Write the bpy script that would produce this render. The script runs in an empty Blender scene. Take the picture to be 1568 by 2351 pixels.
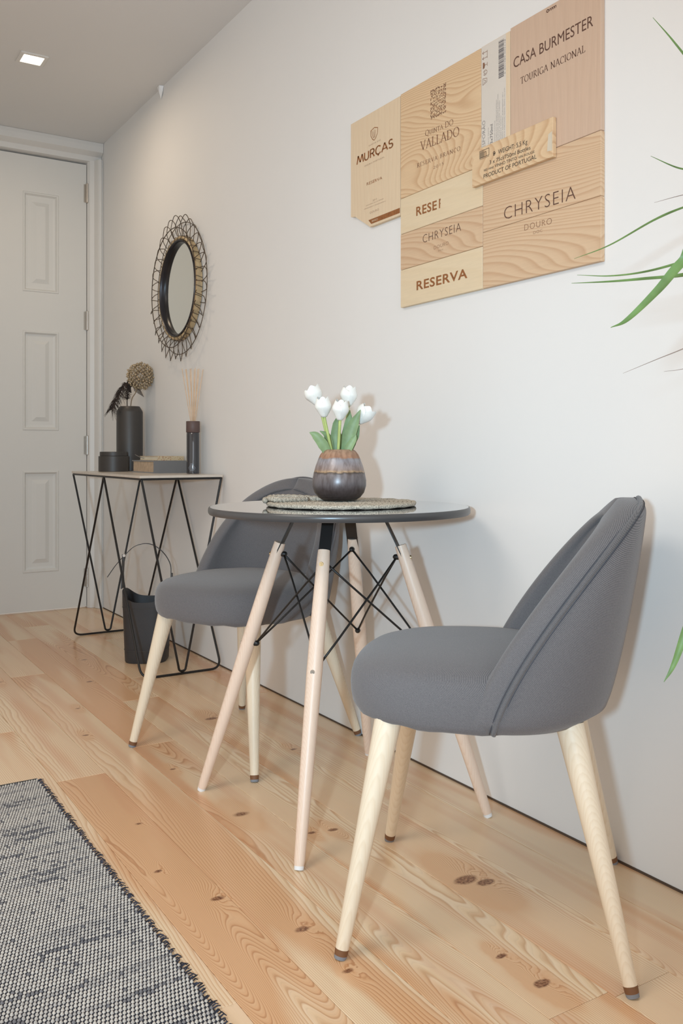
import bpy, math, random
from mathutils import Vector, Matrix, noise as mn
random.seed(7)
S = bpy.context.scene
COL = S.collection
PI = math.pi

# ------------------------------------------------------------------ camera
cam_d = bpy.data.cameras.new('camera'); cam = bpy.data.objects.new('camera', cam_d); COL.objects.link(cam)
CAMH = 0.87
cam.location = (-1.50075, 0, CAMH)
cam.rotation_euler = (PI/2, 0, -math.radians(31.812))
cam_d.sensor_fit = 'HORIZONTAL'; cam_d.sensor_width = 36.0
cam_d.lens = 36.0*2057/1568
cam_d.shift_y = -(1037-1175.5)/1568*-1
cam_d.clip_start = 0.02
S.camera = cam

# ------------------------------------------------------------------ world, lights, exposure
W = bpy.data.worlds.new('world'); S.world = W; W.use_nodes = True
bg = W.node_tree.nodes['Background']
bg.inputs[0].default_value = (1.0, 0.915, 0.82, 1); bg.inputs[1].default_value = 0.71
def light(name, kind, loc, energy, color, size=0.1, rot=None, size_y=None):
    d = bpy.data.lights.new(name, kind); o = bpy.data.objects.new(name, d); COL.objects.link(o)
    o.location = loc; d.energy = energy; d.color = color
    if kind == 'AREA':
        d.size = size
        if size_y: d.shape = 'RECTANGLE'; d.size_y = size_y
    else: d.shadow_soft_size = size
    if rot: o.rotation_euler = rot
    return o
fl_ = light('flash_light', 'SPOT', (-2.0, -0.2, 0.97), 158, (0.56, 0.81, 1.0), 0.045)
fl_.rotation_euler = (Vector((0, 3.05, 0.98))-fl_.location).to_track_quat('-Z', 'Y').to_euler()
fl_.data.spot_size = math.radians(78); fl_.data.spot_blend = 1.0
light('rear_fill', 'AREA', (-1.6, -1.6, 1.7), 12, (0.78, 0.88, 1.0), 2.0, (math.radians(82), 0, math.radians(-28)), 1.6)  # added cool fill from behind the camera, not a known window
light('overhead_fill', 'AREA', (-2.5, 1.2, 2.52), 30, (1.0, 0.93, 0.84), 1.2)  # added overhead fill to brighten floor and seat tops, no fixture there
S.view_settings.view_transform = 'Standard'; S.view_settings.look = 'None'
S.view_settings.exposure = 0.20; S.view_settings.gamma = 1.0
S.view_settings.use_curve_mapping = False

# ------------------------------------------------------------------ helpers: objects
def link(o): COL.objects.link(o); return o
def thing(name, label, cat, loc=(0, 0, 0), rz=0, group=None):
    o = bpy.data.objects.new(name, None); link(o); o.empty_display_size = 0.05
    o.location = loc; o.rotation_euler = (0, 0, rz)
    o['label'] = label; o['category'] = cat
    if group: o['group'] = group
    return o
def tag(o, label, cat, group=None):
    o['label'] = label; o['category'] = cat
    if group: o['group'] = group
    return o
def struct(o): o['kind'] = 'structure'; return o

class MB:
    def __init__(s): s.v = []; s.f = []; s.c = None
    def add(s, vs, fs):
        n = len(s.v); s.v += [tuple(p) for p in vs]; s.f += [tuple(i+n for i in f) for f in fs]; return s
    def box(s, x0, x1, y0, y1, z0, z1, b=0.0):
        if b <= 0:
            vs = [(x, y, z) for x in (x0, x1) for y in (y0, y1) for z in (z0, z1)]
            return s.add(vs, [(0, 1, 3, 2), (4, 6, 7, 5), (0, 4, 5, 1), (2, 3, 7, 6), (0, 2, 6, 4), (1, 5, 7, 3)])
        vs = []; key = {}
        for i, x in enumerate((x0, x1)):
            for j, y in enumerate((y0, y1)):
                for k, z in enumerate((z0, z1)):
                    sx = b if i == 0 else -b; sy = b if j == 0 else -b; sz = b if k == 0 else -b
                    key[(i, j, k, 0)] = len(vs); vs.append((x, y+sy, z+sz))
                    key[(i, j, k, 1)] = len(vs); vs.append((x+sx, y, z+sz))
                    key[(i, j, k, 2)] = len(vs); vs.append((x+sx, y+sy, z))
        K = key; F = []
        for i in (0, 1):
            q = [K[(i, 0, 0, 0)], K[(i, 0, 1, 0)], K[(i, 1, 1, 0)], K[(i, 1, 0, 0)]]; F.append(q if i == 0 else q[::-1])
            q = [K[(0, i, 0, 1)], K[(1, i, 0, 1)], K[(1, i, 1, 1)], K[(0, i, 1, 1)]]; F.append(q if i == 0 else q[::-1])
            q = [K[(0, 0, i, 2)], K[(0, 1, i, 2)], K[(1, 1, i, 2)], K[(1, 0, i, 2)]]; F.append(q if i == 0 else q[::-1])
        for i in (0, 1):
            for j in (0, 1):
                fl = (i == j)
                q = [K[(i, j, 0, 0)], K[(i, j, 1, 0)], K[(i, j, 1, 1)], K[(i, j, 0, 1)]]; F.append(q if fl else q[::-1])
                q = [K[(i, 0, j, 0)], K[(i, 0, j, 2)], K[(i, 1, j, 2)], K[(i, 1, j, 0)]]; F.append(q if fl else q[::-1])
                q = [K[(0, i, j, 1)], K[(1, i, j, 1)], K[(1, i, j, 2)], K[(0, i, j, 2)]]; F.append(q if fl else q[::-1])
                for k in (0, 1):
                    F.append([K[(i, j, k, 0)], K[(i, j, k, 1)], K[(i, j, k, 2)]])
        return s.add(vs, F)
    def rings(s, rings, cap0=True, cap1=True, closed=True):
        n = len(rings[0]); base = len(s.v)
        for r in rings: s.v += [tuple(p) for p in r]
        for a in range(len(rings)-1):
            for i in range(n if closed else n-1):
                j = (i+1) % n
                s.f.append((base+a*n+i, base+a*n+j, base+(a+1)*n+j, base+(a+1)*n+i))
        if cap0: s.f.append(tuple(base+i for i in reversed(range(n))))
        if cap1: s.f.append(tuple(base+(len(rings)-1)*n+i for i in range(n)))
        return s
    def lathe(s, prof, n=48, cx=0, cy=0, cap0=True, cap1=True):
        return s.rings([[(cx+r*math.cos(2*PI*i/n), cy+r*math.sin(2*PI*i/n), z) for i in range(n)] for r, z in prof], cap0, cap1)
    def tube(s, pts, r, n=8, closed=False, caps=True):
        P = [Vector(p) for p in pts]; m = len(P)
        rr = r if isinstance(r, (list, tuple)) else [r]*m
        T = []
        for i in range(m):
            if closed: t = P[(i+1) % m]-P[i-1]
            else: t = P[min(i+1, m-1)]-P[max(i-1, 0)]
            T.append(t.normalized() if t.length > 1e-9 else Vector((0, 0, 1)))
        u = T[0].orthogonal().normalized(); R = []
        for i in range(m):
            u = (u-T[i]*u.dot(T[i]))
            u = u.normalized() if u.length > 1e-6 else T[i].orthogonal().normalized()
            w = T[i].cross(u)
            R.append([P[i]+(u*math.cos(2*PI*k/n)+w*math.sin(2*PI*k/n))*rr[i] for k in range(n)])
        if closed: R.append(R[0]); return s.rings(R, False, False)
        return s.rings(R, caps, caps)
    def build(s, name, m, parent=None, loc=None, smooth=35, weld=False):
        me = bpy.data.meshes.new(name); me.from_pydata(s.v, [], s.f); me.materials.append(m)
        if smooth:
            me.polygons.foreach_set('use_smooth', [True]*len(me.polygons))
            me.set_sharp_from_angle(angle=math.radians(smooth))
        me.update()
        o = bpy.data.objects.new(name, me); link(o)
        if parent: o.parent = parent
        if loc: o.location = loc
        return o

def spline(pts, k=8, closed=False):
    P = [Vector(p) for p in pts]; n = len(P); out = []
    rng = range(n if closed else n-1)
    for i in rng:
        p0 = P[(i-1) % n] if closed or i > 0 else P[0]*2-P[1]
        p1 = P[i]; p2 = P[(i+1) % n]
        p3 = P[(i+2) % n] if closed or i+2 < n else P[-1]*2-P[-2]
        for j in range(k):
            t = j/k
            out.append(0.5*((2*p1)+(p2-p0)*t+(2*p0-5*p1+4*p2-p3)*t*t+(3*p1-p0-3*p2+p3)*t**3))
    if not closed: out.append(P[-1])
    return out

# ------------------------------------------------------------------ helpers: materials
def nt(name):
    m = bpy.data.materials.new(name); m.use_nodes = True
    return m, m.node_tree, m.node_tree.nodes['Principled BSDF']
def srgb(r, g, b):
    f = lambda c: ((c/255+0.055)/1.055)**2.4 if c > 10.3 else c/255/12.92
    return (f(r), f(g), f(b), 1)
class N:
    """tiny node-graph writer"""
    def __init__(s, t): s.t = t
    def new(s, k, **kw):
        n = s.t.nodes.new(k)
        for a, b in kw.items(): setattr(n, a, b)
        return n
    def math(s, op, a, b=None, c=None, clamp=False):
        n = s.new('ShaderNodeMath', operation=op, use_clamp=clamp)
        for i, v in enumerate((a, b, c)):
            if v is None: continue
            if isinstance(v, (int, float)): n.inputs[i].default_value = v
            else: s.t.links.new(v, n.inputs[i])
        return n.outputs[0]
    def vmath(s, op, a, b=None):
        n = s.new('ShaderNodeVectorMath', operation=op)
        for i, v in enumerate((a, b)):
            if v is None: continue
            if isinstance(v, (tuple, list)): n.inputs[i].default_value = v
            else: s.t.links.new(v, n.inputs[i])
        return n.outputs['Value'] if op in ('LENGTH', 'DOT_PRODUCT') else n.outputs[0]
    def noise(s, vec, scale, detail=2, rough=0.5, dist=0):
        n = s.new('ShaderNodeTexNoise'); n.inputs['Scale'].default_value = scale
        n.inputs['Detail'].default_value = detail; n.inputs['Roughness'].default_value = rough
        n.inputs['Distortion'].default_value = dist
        if vec: s.t.links.new(vec, n.inputs['Vector'])
        return n.outputs[0]
    def ramp(s, v, stops, interp='LINEAR'):
        n = s.new('ShaderNodeValToRGB'); r = n.color_ramp; r.interpolation = interp
        while len(r.elements) < len(stops): r.elements.new(0.5)
        for e, (p, c) in zip(r.elements, stops):
            e.position = p; e.color = c if isinstance(c, tuple) else (c, c, c, 1)
        s.t.links.new(v, n.inputs[0]); return n.outputs[0]
    def mix(s, f, a, b, mode='MIX'):
        n = s.new('ShaderNodeMix', data_type='RGBA', blend_type=mode)
        for k, v in ((0, f), (6, a), (7, b)):
            if isinstance(v, (int, float)): n.inputs[k].default_value = v
            elif isinstance(v, tuple): n.inputs[k].default_value = v
            else: s.t.links.new(v, n.inputs[k])
        return n.outputs[2]
    def combine(s, x, y, z):
        n = s.new('ShaderNodeCombineXYZ')
        for i, v in enumerate((x, y, z)):
            if isinstance(v, (int, float)): n.inputs[i].default_value = v
            else: s.t.links.new(v, n.inputs[i])
        return n.outputs[0]
    def sep(s, v):
        n = s.new('ShaderNodeSeparateXYZ'); s.t.links.new(v, n.inputs[0]); return n.outputs
    def bump(s, h, strength, dist, bsdf):
        n = s.new('ShaderNodeBump'); n.inputs['Strength'].default_value = strength; n.inputs['Distance'].default_value = dist
        s.t.links.new(h, n.inputs['Height']); s.t.links.new(n.outputs[0], bsdf.inputs['Normal'])
    def link(s, a, b): s.t.links.new(a, b)
def plain(name, col, rough=0.5, metal=0.0, var=0.06, nscale=12, bump=0.0, bscale=60, coat=0.0, spec=0.5, trans=0.0, sub=0.0):
    m, t, b = nt(name); g = N(t)
    tc = g.new('ShaderNodeTexCoord').outputs['Object']
    n = g.noise(tc, nscale, 3)
    c0 = tuple(max(0, c*(1-var)) for c in col[:3])+(1,); c1 = tuple(min(1, c*(1+var)) for c in col[:3])+(1,)
    g.link(g.ramp(n, [(0.3, c0), (0.7, c1)]), b.inputs['Base Color'])
    b.inputs['Roughness'].default_value = rough; b.inputs['Metallic'].default_value = metal
    b.inputs['Coat Weight'].default_value = coat; b.inputs['Specular IOR Level'].default_value = spec
    b.inputs['Transmission Weight'].default_value = trans
    if sub: b.inputs['Subsurface Weight'].default_value = sub; b.inputs['Subsurface Radius'].default_value = (0.01, 0.01, 0.008)
    if bump: g.bump(g.noise(tc, bscale, 3), bump, 0.002, b)
    return m

def wood(name, pale, dark, freq=160, warp=6.0, grain='Y', across='X', rough=0.45, stretch=0.12, lines=1.0, heart=None, seeded=False, nfreq=5.0):
    """ring-line wood: fract() of a warped field gives early/late wood lines"""
    m, t, b = nt(name); g = N(t)
    co = g.sep(g.new('ShaderNodeTexCoord').outputs['Object'])
    ax = {'X': co[0], 'Y': co[1], 'Z': co[2]}
    L = ax[grain]; A = ax[across]; third = ax[[k for k in 'XYZ' if k not in (grain, across)][0]]
    seed = 0.0
    if seeded:
        oi = g.new('ShaderNodeObjectInfo'); seed = g.math('MULTIPLY', g.new('ShaderNodeSeparateColor').outputs[1], 1.0)
        sc = t.nodes[-1] if False else seed.node.inputs[0].links[0].from_node
        t.links.new(oi.outputs['Color'], sc.inputs[0])
        seed = g.math('MULTIPLY', sc.outputs[1], 91.0)
    v = g.combine(A, g.math('MULTIPLY', L, stretch), g.math('ADD', third, seed) if seeded else third)
    n1 = g.noise(v, nfreq, 1.5, 0.45)
    fld = g.math('ADD', g.math('MULTIPLY', A, freq), g.math('MULTIPLY', n1, warp*10))
    fr = g.math('FRACT', fld)
    mid = tuple(0.5*(p+q) for p, q in zip(pale, dark))
    col = g.ramp(fr, [(0.0, pale), (0.45, tuple(0.8*p+0.2*q for p, q in zip(pale, dark))), (0.82, tuple((1-lines)*p+lines*q for p, q in zip(pale, dark))), (0.97, pale)])
    v2 = g.combine(g.math('MULTIPLY', A, 1.0), g.math('MULTIPLY', L, 0.06), third)
    fine = g.noise(v2, 240, 2, 0.6)
    col = g.mix(0.35, col, g.ramp(fine, [(0.3, tuple(p*0.86 for p in pale[:3])+(1,)), (0.7, pale)]))
    if heart:
        h = g.noise(g.combine(A, g.math('MULTIPLY', L, 0.18), seed if seeded else 0.3), 7, 1)
        col = g.mix(g.ramp(h, [(0.5, 0.0), (0.68, 0.75)]), col, g.mix(fr, heart, tuple(c*0.8 for c in heart[:3])+(1,)))
    g.link(col, b.inputs['Base Color']); b.inputs['Roughness'].default_value = rough
    g.bump(fine, 0.08, 0.001, b)
    return m

M = {}
M['wall'] = plain('wall_paint', (0.80, 0.79, 0.775, 1), 0.7, var=0.01, nscale=2, bump=0.03, bscale=300)
M['ceil'] = plain('ceiling_paint', (0.74, 0.73, 0.72, 1), 0.8, var=0.01, nscale=2)
M['door'] = plain('door_paint', (0.74, 0.725, 0.69, 1), 0.45, var=0.01, nscale=2)
M['trim'] = plain('trim_paint', (0.74, 0.72, 0.69, 1), 0.4, var=0.01)
M['sub'] = plain('subfloor', (0.09, 0.06, 0.04, 1), 0.9)
M['steel'] = plain('brushed_steel', (0.55, 0.52, 0.48, 1), 0.35, 1.0)
M['black_metal'] = plain('black_metal', (0.018, 0.017, 0.017, 1), 0.38, 0.3)
M['matte_black'] = plain('matte_black', (0.052, 0.046, 0.042, 1), 0.45, bump=0.05, bscale=200)
M['leather'] = plain('black_leather', (0.035, 0.035, 0.038, 1), 0.5, bump=0.15, bscale=350)
M['white_plastic'] = plain('white_plastic', (0.8, 0.8, 0.8, 1), 0.3)
M['brass'] = plain('brass_screw', (0.75, 0.6, 0.35, 1), 0.3, 1.0)
M['brown_tip'] = plain('brown_tip', srgb(118, 80, 52), 0.6)
M['felt'] = plain('grey_felt', srgb(130, 132, 138), 0.95, bump=0.3, bscale=800)
M['chair_wood'] = wood('pale_ash_wood', srgb(232, 216, 192), srgb(220, 198, 168), 260, 3, 'Z', 'X', 0.45, 0.05, 0.7)
M['table_wood'] = wood('pinkish_beech_wood', srgb(234, 210, 190), srgb(222, 190, 166), 300, 3, 'Z', 'X', 0.4, 0.05, 0.6)

# floor boards: ring lines + heartwood + real knots at their own places
KN = [(-.326, 1.414, .022, 1), (-.300, 1.385, .016, 1), (-.45, 1.073, .013, 1), (-.452, 1.168, .008, 1), (-.43, 1.762, .010, .9), (-.481, 1.774, .008, .9),
      (-.700, 1.425, .014, .7), (-.785, 1.61, .012, .8), (-.322, 2.705, .018, .8), (-.572, 1.955, .020, .55), (-.843, 1.779, .009, .7), (-.525, 3.383, .012, .8),
      (-.80, 2.03, .010, .5), (-.24, 2.30, .012, .5), (-.72, 2.75, .010, .6), (-.66, 3.05, .010, .6), (-.60, 2.33, .009, .6), (-.82, 3.55, .014, .5),
      (-1.06, 3.15, .016, .5), (-.44, 3.75, .015, .5), (-.70, 1.27, .010, .6), (-.20, 1.85, .010, .4)]
def floor_mat():
    m, t, b = nt('pine_floorboards'); g = N(t)
    P = g.new('ShaderNodeNewGeometry').outputs['Position']
    oi = g.new('ShaderNodeObjectInfo'); sc = g.new('ShaderNodeSeparateColor'); t.links.new(oi.outputs['Color'], sc.inputs[0])
    tone, seed, cath = sc.outputs[0], g.math('MULTIPLY', sc.outputs[1], 57.0), sc.outputs[2]
    xyz = g.sep(P); x, y = xyz[0], xyz[1]
    bulge = None; dark = None; halo = None
    warp = g.math('MULTIPLY', g.math('SUBTRACT', g.noise(g.combine(x, y, 0), 38, 3), 0.5), 0.016)
    xw = g.math('ADD', x, warp)
    for kx, ky, r, s in KN:
        dx = g.math('SUBTRACT', xw, kx); dy = g.math('SUBTRACT', y, ky)
        d1 = g.math('ADD', g.math('MULTIPLY', g.math('MULTIPLY', dx, dx), 1/(r*1.5)**2), g.math('MULTIPLY', g.math('MULTIPLY', dy, dy), 1/(r*4.2)**2))
        e1 = g.math('MULTIPLY', g.math('POWER', 2.718, g.math('MULTIPLY', d1, -1.0)), 6.0*s)
        d2 = g.math('ADD', g.math('MULTIPLY', g.math('MULTIPLY', dx, dx), 1/(r*1.15)**2), g.math('MULTIPLY', g.math('MULTIPLY', dy, dy), 1/(r*.7)**2))
        e2 = g.math('MULTIPLY', g.math('POWER', 2.718, g.math('MULTIPLY', d2, -1.3)), s)
        bulge = e1 if bulge is None else g.math('ADD', bulge, e1)
        dark = e2 if dark is None else g.math('MAXIMUM', dark, e2)
    v = g.combine(x, g.math('MULTIPLY', y, 0.11), seed)
    n1 = g.noise(v, 6.0, 1.2, 0.4)
    n2 = g.noise(g.combine(x, g.math('MULTIPLY', y, 0.5), seed), 16, 2, 0.5)
    fld = g.math('ADD', g.math('MULTIPLY', x, 165), g.math('MULTIPLY', n1, g.math('MULTIPLY_ADD', cath, 105, 22)))
    fld = g.math('ADD', fld, g.math('MULTIPLY', n2, 1.3))
    fld = g.math('ADD', fld, bulge)
    fr = g.math('FRACT', fld)
    pale = srgb(243, 221, 190); line = srgb(214, 176, 136)
    col = g.ramp(fr, [(0.0, pale), (0.5, srgb(238, 211, 174)), (0.82, line), (0.97, pale)])
    hcol = g.ramp(fr, [(0.0, srgb(228, 186, 144)), (0.6, srgb(222, 174, 130)), (0.85, srgb(192, 136, 92)), (0.97, srgb(226, 184, 142))])
    hn = g.noise(g.combine(x, g.math('MULTIPLY', y, 0.10), seed), 9.5, 1.5, 0.5)
    hm = g.math('SUBTRACT', g.math('ADD', hn, g.math('MULTIPLY', tone, 0.36)), 0.68)
    hm = g.math('MULTIPLY', hm, 11.0, clamp=True)
    col = g.mix(hm, col, hcol)
    fr2 = g.math('FRACT', g.math('MULTIPLY', fld, 2.7))
    col = g.mix(0.30, col, g.ramp(fr2, [(0.0, 1.0), (0.6, 0.93), (0.86, 0.76), (0.97, 1.0)]), 'MULTIPLY')
    rs = g.noise(g.combine(x, g.math('MULTIPLY', y, 0.045), seed), 17, 2)
    col = g.mix(g.math('MULTIPLY', g.ramp(rs, [(0.52, 0.0), (0.68, 1.0)]), 0.42), col, srgb(206, 146, 108))
    pk = g.noise(g.combine(x, g.math('MULTIPLY', y, 0.2), seed), 4, 2)
    col = g.mix(g.math('MULTIPLY', g.ramp(pk, [(0.4, 0.0), (0.7, 1.0)]), 0.38), col, srgb(228, 180, 140))
    col = g.mix(g.ramp(bulge, [(0.02, 0.0), (0.75, 0.7)]), col, hcol)
    dn = g.noise(P, 190, 3)
    dm = g.math('MULTIPLY', g.ramp(dark, [(0.12, 0.0), (0.42, 1.0)]), g.ramp(dn, [(0.25, 0.45), (0.6, 1.0)]))
    col = g.mix(dm, col, g.mix(dn, srgb(150, 88, 48), srgb(66, 36, 22)))
    fine = g.noise(g.combine(x, g.math('MULTIPLY', y, 0.03), seed), 420, 2, 0.6)
    col = g.mix(0.25, col, g.mix(fine, tuple([0.75]*3+[1]), (1, 1, 1, 1)), 'MULTIPLY')
    g.link(col, b.inputs['Base Color'])
    b.inputs['Roughness'].default_value = 0.30; b.inputs['Coat Weight'].default_value = 0.15; b.inputs['Coat Roughness'].default_value = 0.15
    g.bump(g.math('ADD', fr, fine), 0.06, 0.0006, b)
    return m
M['floor'] = floor_mat()

def fabric(name, c0, c1):
    m, t, b = nt(name); g = N(t)
    P = g.new('ShaderNodeTexCoord').outputs['Object']
    xyz = g.sep(P)
    n = g.noise(P, 520, 2, 0.7); big = g.noise(P, 9, 3)
    tw = g.math('FRACT', g.math('ADD', g.math('MULTIPLY', g.math('ADD', xyz[1], g.math('MULTIPLY', xyz[0], 0.6)), 330), g.math('ADD', g.math('MULTIPLY', xyz[2], -330), g.math('MULTIPLY', n, 0.5))))
    col = g.mix(g.math('ADD', g.math('MULTIPLY', g.math('PINGPONG', tw, 0.5), 1.1), g.math('MULTIPLY', n, 0.45)), c0, c1)
    col = g.mix(0.3, col, g.mix(big, (0.85, 0.85, 0.86, 1), (1, 1, 1, 1)), 'MULTIPLY')
    g.link(col, b.inputs['Base Color']); b.inputs['Roughness'].default_value = 0.92
    b.inputs['Sheen Weight'].default_value = 0.25; b.inputs['Specular IOR Level'].default_value = 0.2
    g.bump(g.math('ADD', tw, n), 0.35, 0.0008, b)
    return m
M['fabric'] = fabric('grey_twill_fabric', srgb(58, 57, 62), srgb(134, 130, 130))
M['pipe'] = fabric('grey_piping_fabric', srgb(62, 61, 66), srgb(124, 121, 121))

# ------------------------------------------------------------------ room shell
H = 2.58; YF = 5.04
fl = struct(MB().box(-3.6, 0.10, -1.2, YF, -0.06, -0.014).build('floor', M['sub'], smooth=0))
# planks: edges every 13 cm, running along y; end joints as in the photo
rnd = random.Random(3)
JO = {0: [0.40, 2.9], 1: [1.9, 4.1], 2: [0.985, 3.35], 3: [1.9 - .9, 3.05, 4.6], 4: [2.56, 0.6, 4.3], 5: [1.05, 3.6], 6: [2.40, 4.5, 0.2], 7: [1.29, 2.907, 4.4]}
TN = {(0, 1): .45, (2, 1): .35, (3, 1): .50, (4, 1): .62, (6, 1): .98, (5, 1): .50, (7, 1): .30, (7, 2): .7, (4, 2): .70, (6, 2): .35, (6, 3): .75}
for k in range(-1, 27):
    xr = -0.115-0.13*(k-1)+0.0; xl = xr-0.13
    idx = k
    joints = sorted(JO.get(idx, [rnd.uniform(0, 1.2), rnd.uniform(2.4, 3.4)]))
    ys = [-1.2]+joints+[YF-0.001]
    xr2 = min(xr, 0.06)
    if xl > 0.05 or xr < -3.5: continue
    for j in range(len(ys)-1):
        o = MB().box(xl+0.0004, xr2-0.0004, ys[j]+0.0004, ys[j+1]-0.0004, -0.014, 0, 0.0007).build('plank', M['floor'], fl, smooth=0)
        o.color = (TN.get((idx, j), rnd.choice([.25, .35, .45, .55, .7])), rnd.random(), rnd.choice([.04, .1, .2, .35, .6]), 1)
        if (idx, j) == (6, 1): o.color = (1.0, 0.37, 0.95, 1)
        if (idx, j) in ((7, 1), (7, 2), (5, 1)): o.color = (o.color[0], o.color[1], 0.12, 1)
struct(MB().box(-3.6, 0.10, -1.2, YF+0.1, H, H+0.1).build('ceiling', M['ceil'], smooth=0))
struct(MB().box(0.0, 0.10, -1.2, YF+0.1, 0.005, H).build('wall_right', M['wall'], smooth=0))
wf = MB(); DX0, DX1, DT = -0.922, -0.074, 2.472
wf.box(-3.6, DX0-0.004, YF-0.02, YF+0.1, 0.0, H); wf.box(DX1+0.004, 0, YF-0.02, YF+0.1, 0.0, H); wf.box(DX0-0.004, DX1+0.004, YF-0.02, YF+0.1, DT+0.004, H)
struct(wf.build('wall_far', M['wall'], smooth=0))
struct(MB().box(-1.36, -1.26, 3.45, YF-0.021, 0.001, H-0.001).build('hall_light_block', M['wall'], smooth=0))  # unseen hall partition, added to block ambient light and darken the far end
# door casing: splayed profile up both sides and over the head
def casing(pts, name, horiz=False):
    mb = MB(); n = len(pts)
    return mb
trim = MB()
yb = YF-0.021
prof = [(-0.072, yb), (-0.072, yb-0.03), (-0.062, yb-0.045), (-0.040, yb-0.052), (-0.030, yb-0.085), (-0.024, yb-0.094), (-0.012, yb-0.094), (-0.006, yb-0.085), (-0.0015, yb-0.085), (-0.0015, yb)]
trim.rings([[(x, y, 0.001) for x, y in prof], [(x, y, H-0.09) for x, y in prof]])
struct(trim.build('trim_1', M['trim'], smooth=0))
head = MB(); ph = [(yb, 2.476), (yb-0.045, 2.486), (yb-0.052, 2.512), (yb-0.09, 2.53), (yb-0.094, 2.56), (yb-0.094, H-0.001), (yb, H-0.001)]
head.rings([[(-0.99, y, z) for y, z in ph], [(-0.0015, y, z) for y, z in ph]])
struct(head.build('trim_2', M['trim'], smooth=0))
tl = MB(); tl.rings([[(-0.998-x-0.0, y, 0.001) for x, y in prof[::-1]], [(-0.998-x, y, H-0.09) for x, y in prof[::-1]]])
struct(tl.build('trim_3', M['trim'], smooth=0))
struct(MB().box(-0.0018, 0.03, -1.2, YF-0.12, 0.0, 0.0048).build('gap_shade_strip', M['sub'], smooth=0))  # dark strip imitating the shade in the gap under the wall

# door leaf with recessed / raised panels
door = struct(bpy.data.objects.new('door_1', None)); link(door); door.location = (-0.5, YF-0.03, 0)
def door_panels():
    yf = -0.01
    leaf = MB()
    x0, x1 = DX0+0.5, DX1+0.5-0.001
    cols = [(-0.274-0.006, -0.082), (0.082, 0.274+0.006)]
    cols = [(-0.274, -0.082), (0.082, 0.274)]
    rows = [(0.215, 0.767), (0.985, 1.525), (1.735, 2.275)]
    xs = [x0]+[c for cc in cols for c in cc]+[x1]; zs = [0.007]+[c for rr in rows for c in rr]+[DT-0.002]
    for i in range(len(xs)-1):
        for j in range(len(zs)-1):
            if i % 2 == 1 and j % 2 == 1: continue
            leaf.add([(xs[i], yf, zs[j]), (xs[i+1], yf, zs[j]), (xs[i+1], yf, zs[j+1]), (xs[i], yf, zs[j+1])], [(0, 1, 2, 3)])
    leaf.box(x0, x1, yf+0.022, yf+0.05, 0.007, DT-0.002)
    leaf.add([(x0, yf, .007), (x0, yf+.022, .007), (x0, yf+.022, DT-.002), (x0, yf, DT-.002)], [(0, 1, 2, 3)])
    leaf.add([(x1, yf, .007), (x1, yf, DT-.002), (x1, yf+.022, DT-.002), (x1, yf+.022, .007)], [(0, 1, 2, 3)])
    leaf.add([(x0, yf, .007), (x1, yf, .007), (x1, yf+.022, .007), (x0, yf+.022, .007)], [(0, 3, 2, 1)])
    leaf.build('leaf', M['door'], door, smooth=0)
    for a, b in cols:
        for c, d in rows:
            p = MB()
            def rect(ins, y): return [(a+ins, y, c+ins), (b-ins, y, c+ins), (b-ins, y, d-ins), (a+ins, y, d-ins)]
            # stepped moulding in, flat field, raised centre
            p.rings([rect(0.0, yf), rect(0.004, yf-0.004), rect(0.010, yf-0.004), rect(0.018, yf+0.010), rect(0.030, yf+0.012), rect(0.050, yf+0.012), rect(0.072, yf+0.001), rect(0.076, yf+0.001)], False, True)
            p.build('door_panel', M['door'], door, smooth=0)
door_panels()
for hz in (0.17, 0.906, 1.60, 2.31):
    h = MB(); h.lathe([(0.006, hz-0.055), (0.0085, hz-0.052), (0.0085, hz+0.052), (0.006, hz+0.055)], 12, 0.4275, -0.020)
    for q in (-0.018, 0.018): h.lathe([(0.0092, hz+q-0.001), (0.0092, hz+q+0.001)], 12, 0.4275, -0.020)
    h.box(0.411, 0.4275, -0.0135, -0.0105, hz-0.05, hz+0.05)
    o = h.build('hinge', M['steel'], door)
k = MB(); k.lathe([(0.026, 0), (0.026, 0.006), (0.010, 0.012), (0.010, 0.04), (0.024, 0.05), (0.027, 0.062), (0.020, 0.072), (0.004, 0.074)], 24)
kv = [(x-0.375, -0.0105-z, y+1.0) for x, y, z in k.v]; k.v = kv
k.build('door_knob', M['steel'], door)

# recessed ceiling spot
em, t_, b_ = nt('warm_lamp'); b_.inputs['Emission Color'].default_value = (1, 0.86, 0.68, 1); b_.inputs['Emission Strength'].default_value = 3.0
cl = thing('ceiling_light', 'small square recessed downlight glowing warm in the ceiling near the door', 'light', (-0.59, 4.02, H))
fr = MB(); a, bq = 0.058, 0.043
def sq(r, z): return [(-r, -r, z), (r, -r, z), (r, r, z), (-r, r, z)]
fr.rings([sq(a, -0.0005), sq(a, -0.005), sq(a-0.004, -0.007), sq(bq, -0.007), sq(bq, -0.002)], False, False)
fr.build('frame', M['trim'], cl, smooth=0)
MB().rings([sq(bq, -0.0025), sq(bq-0.0005, -0.0035)], False, True).build('diffuser', em, cl, smooth=0)
light('downlight', 'AREA', (-0.59, 4.02, H-0.03), 3.5, (1, 0.80, 0.58), 0.08)
sn = MB()  # invented white wedge standing in for a small bright spot
sn.add([(0, 0, 0), (-.020, .008, 0), (-.020, -.020, 0), (0, -.026, 0), (-.003, 0.001, -.055), (-.015, -.008, -.028), (-.002, -.02, -.025)],
       [(0, 3, 2, 1), (1, 2, 5), (2, 3, 6, 5), (5, 6, 4), (1, 5, 4), (0, 1, 4), (0, 4, 6, 3)])
o = sn.build('bright_spot_wedge', M['white_plastic'], None, (-0.0008, 4.02, H-0.0008), smooth=0)
tag(o, 'tiny white wedge sensor in the corner where wall meets ceiling', 'placeholder')

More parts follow.
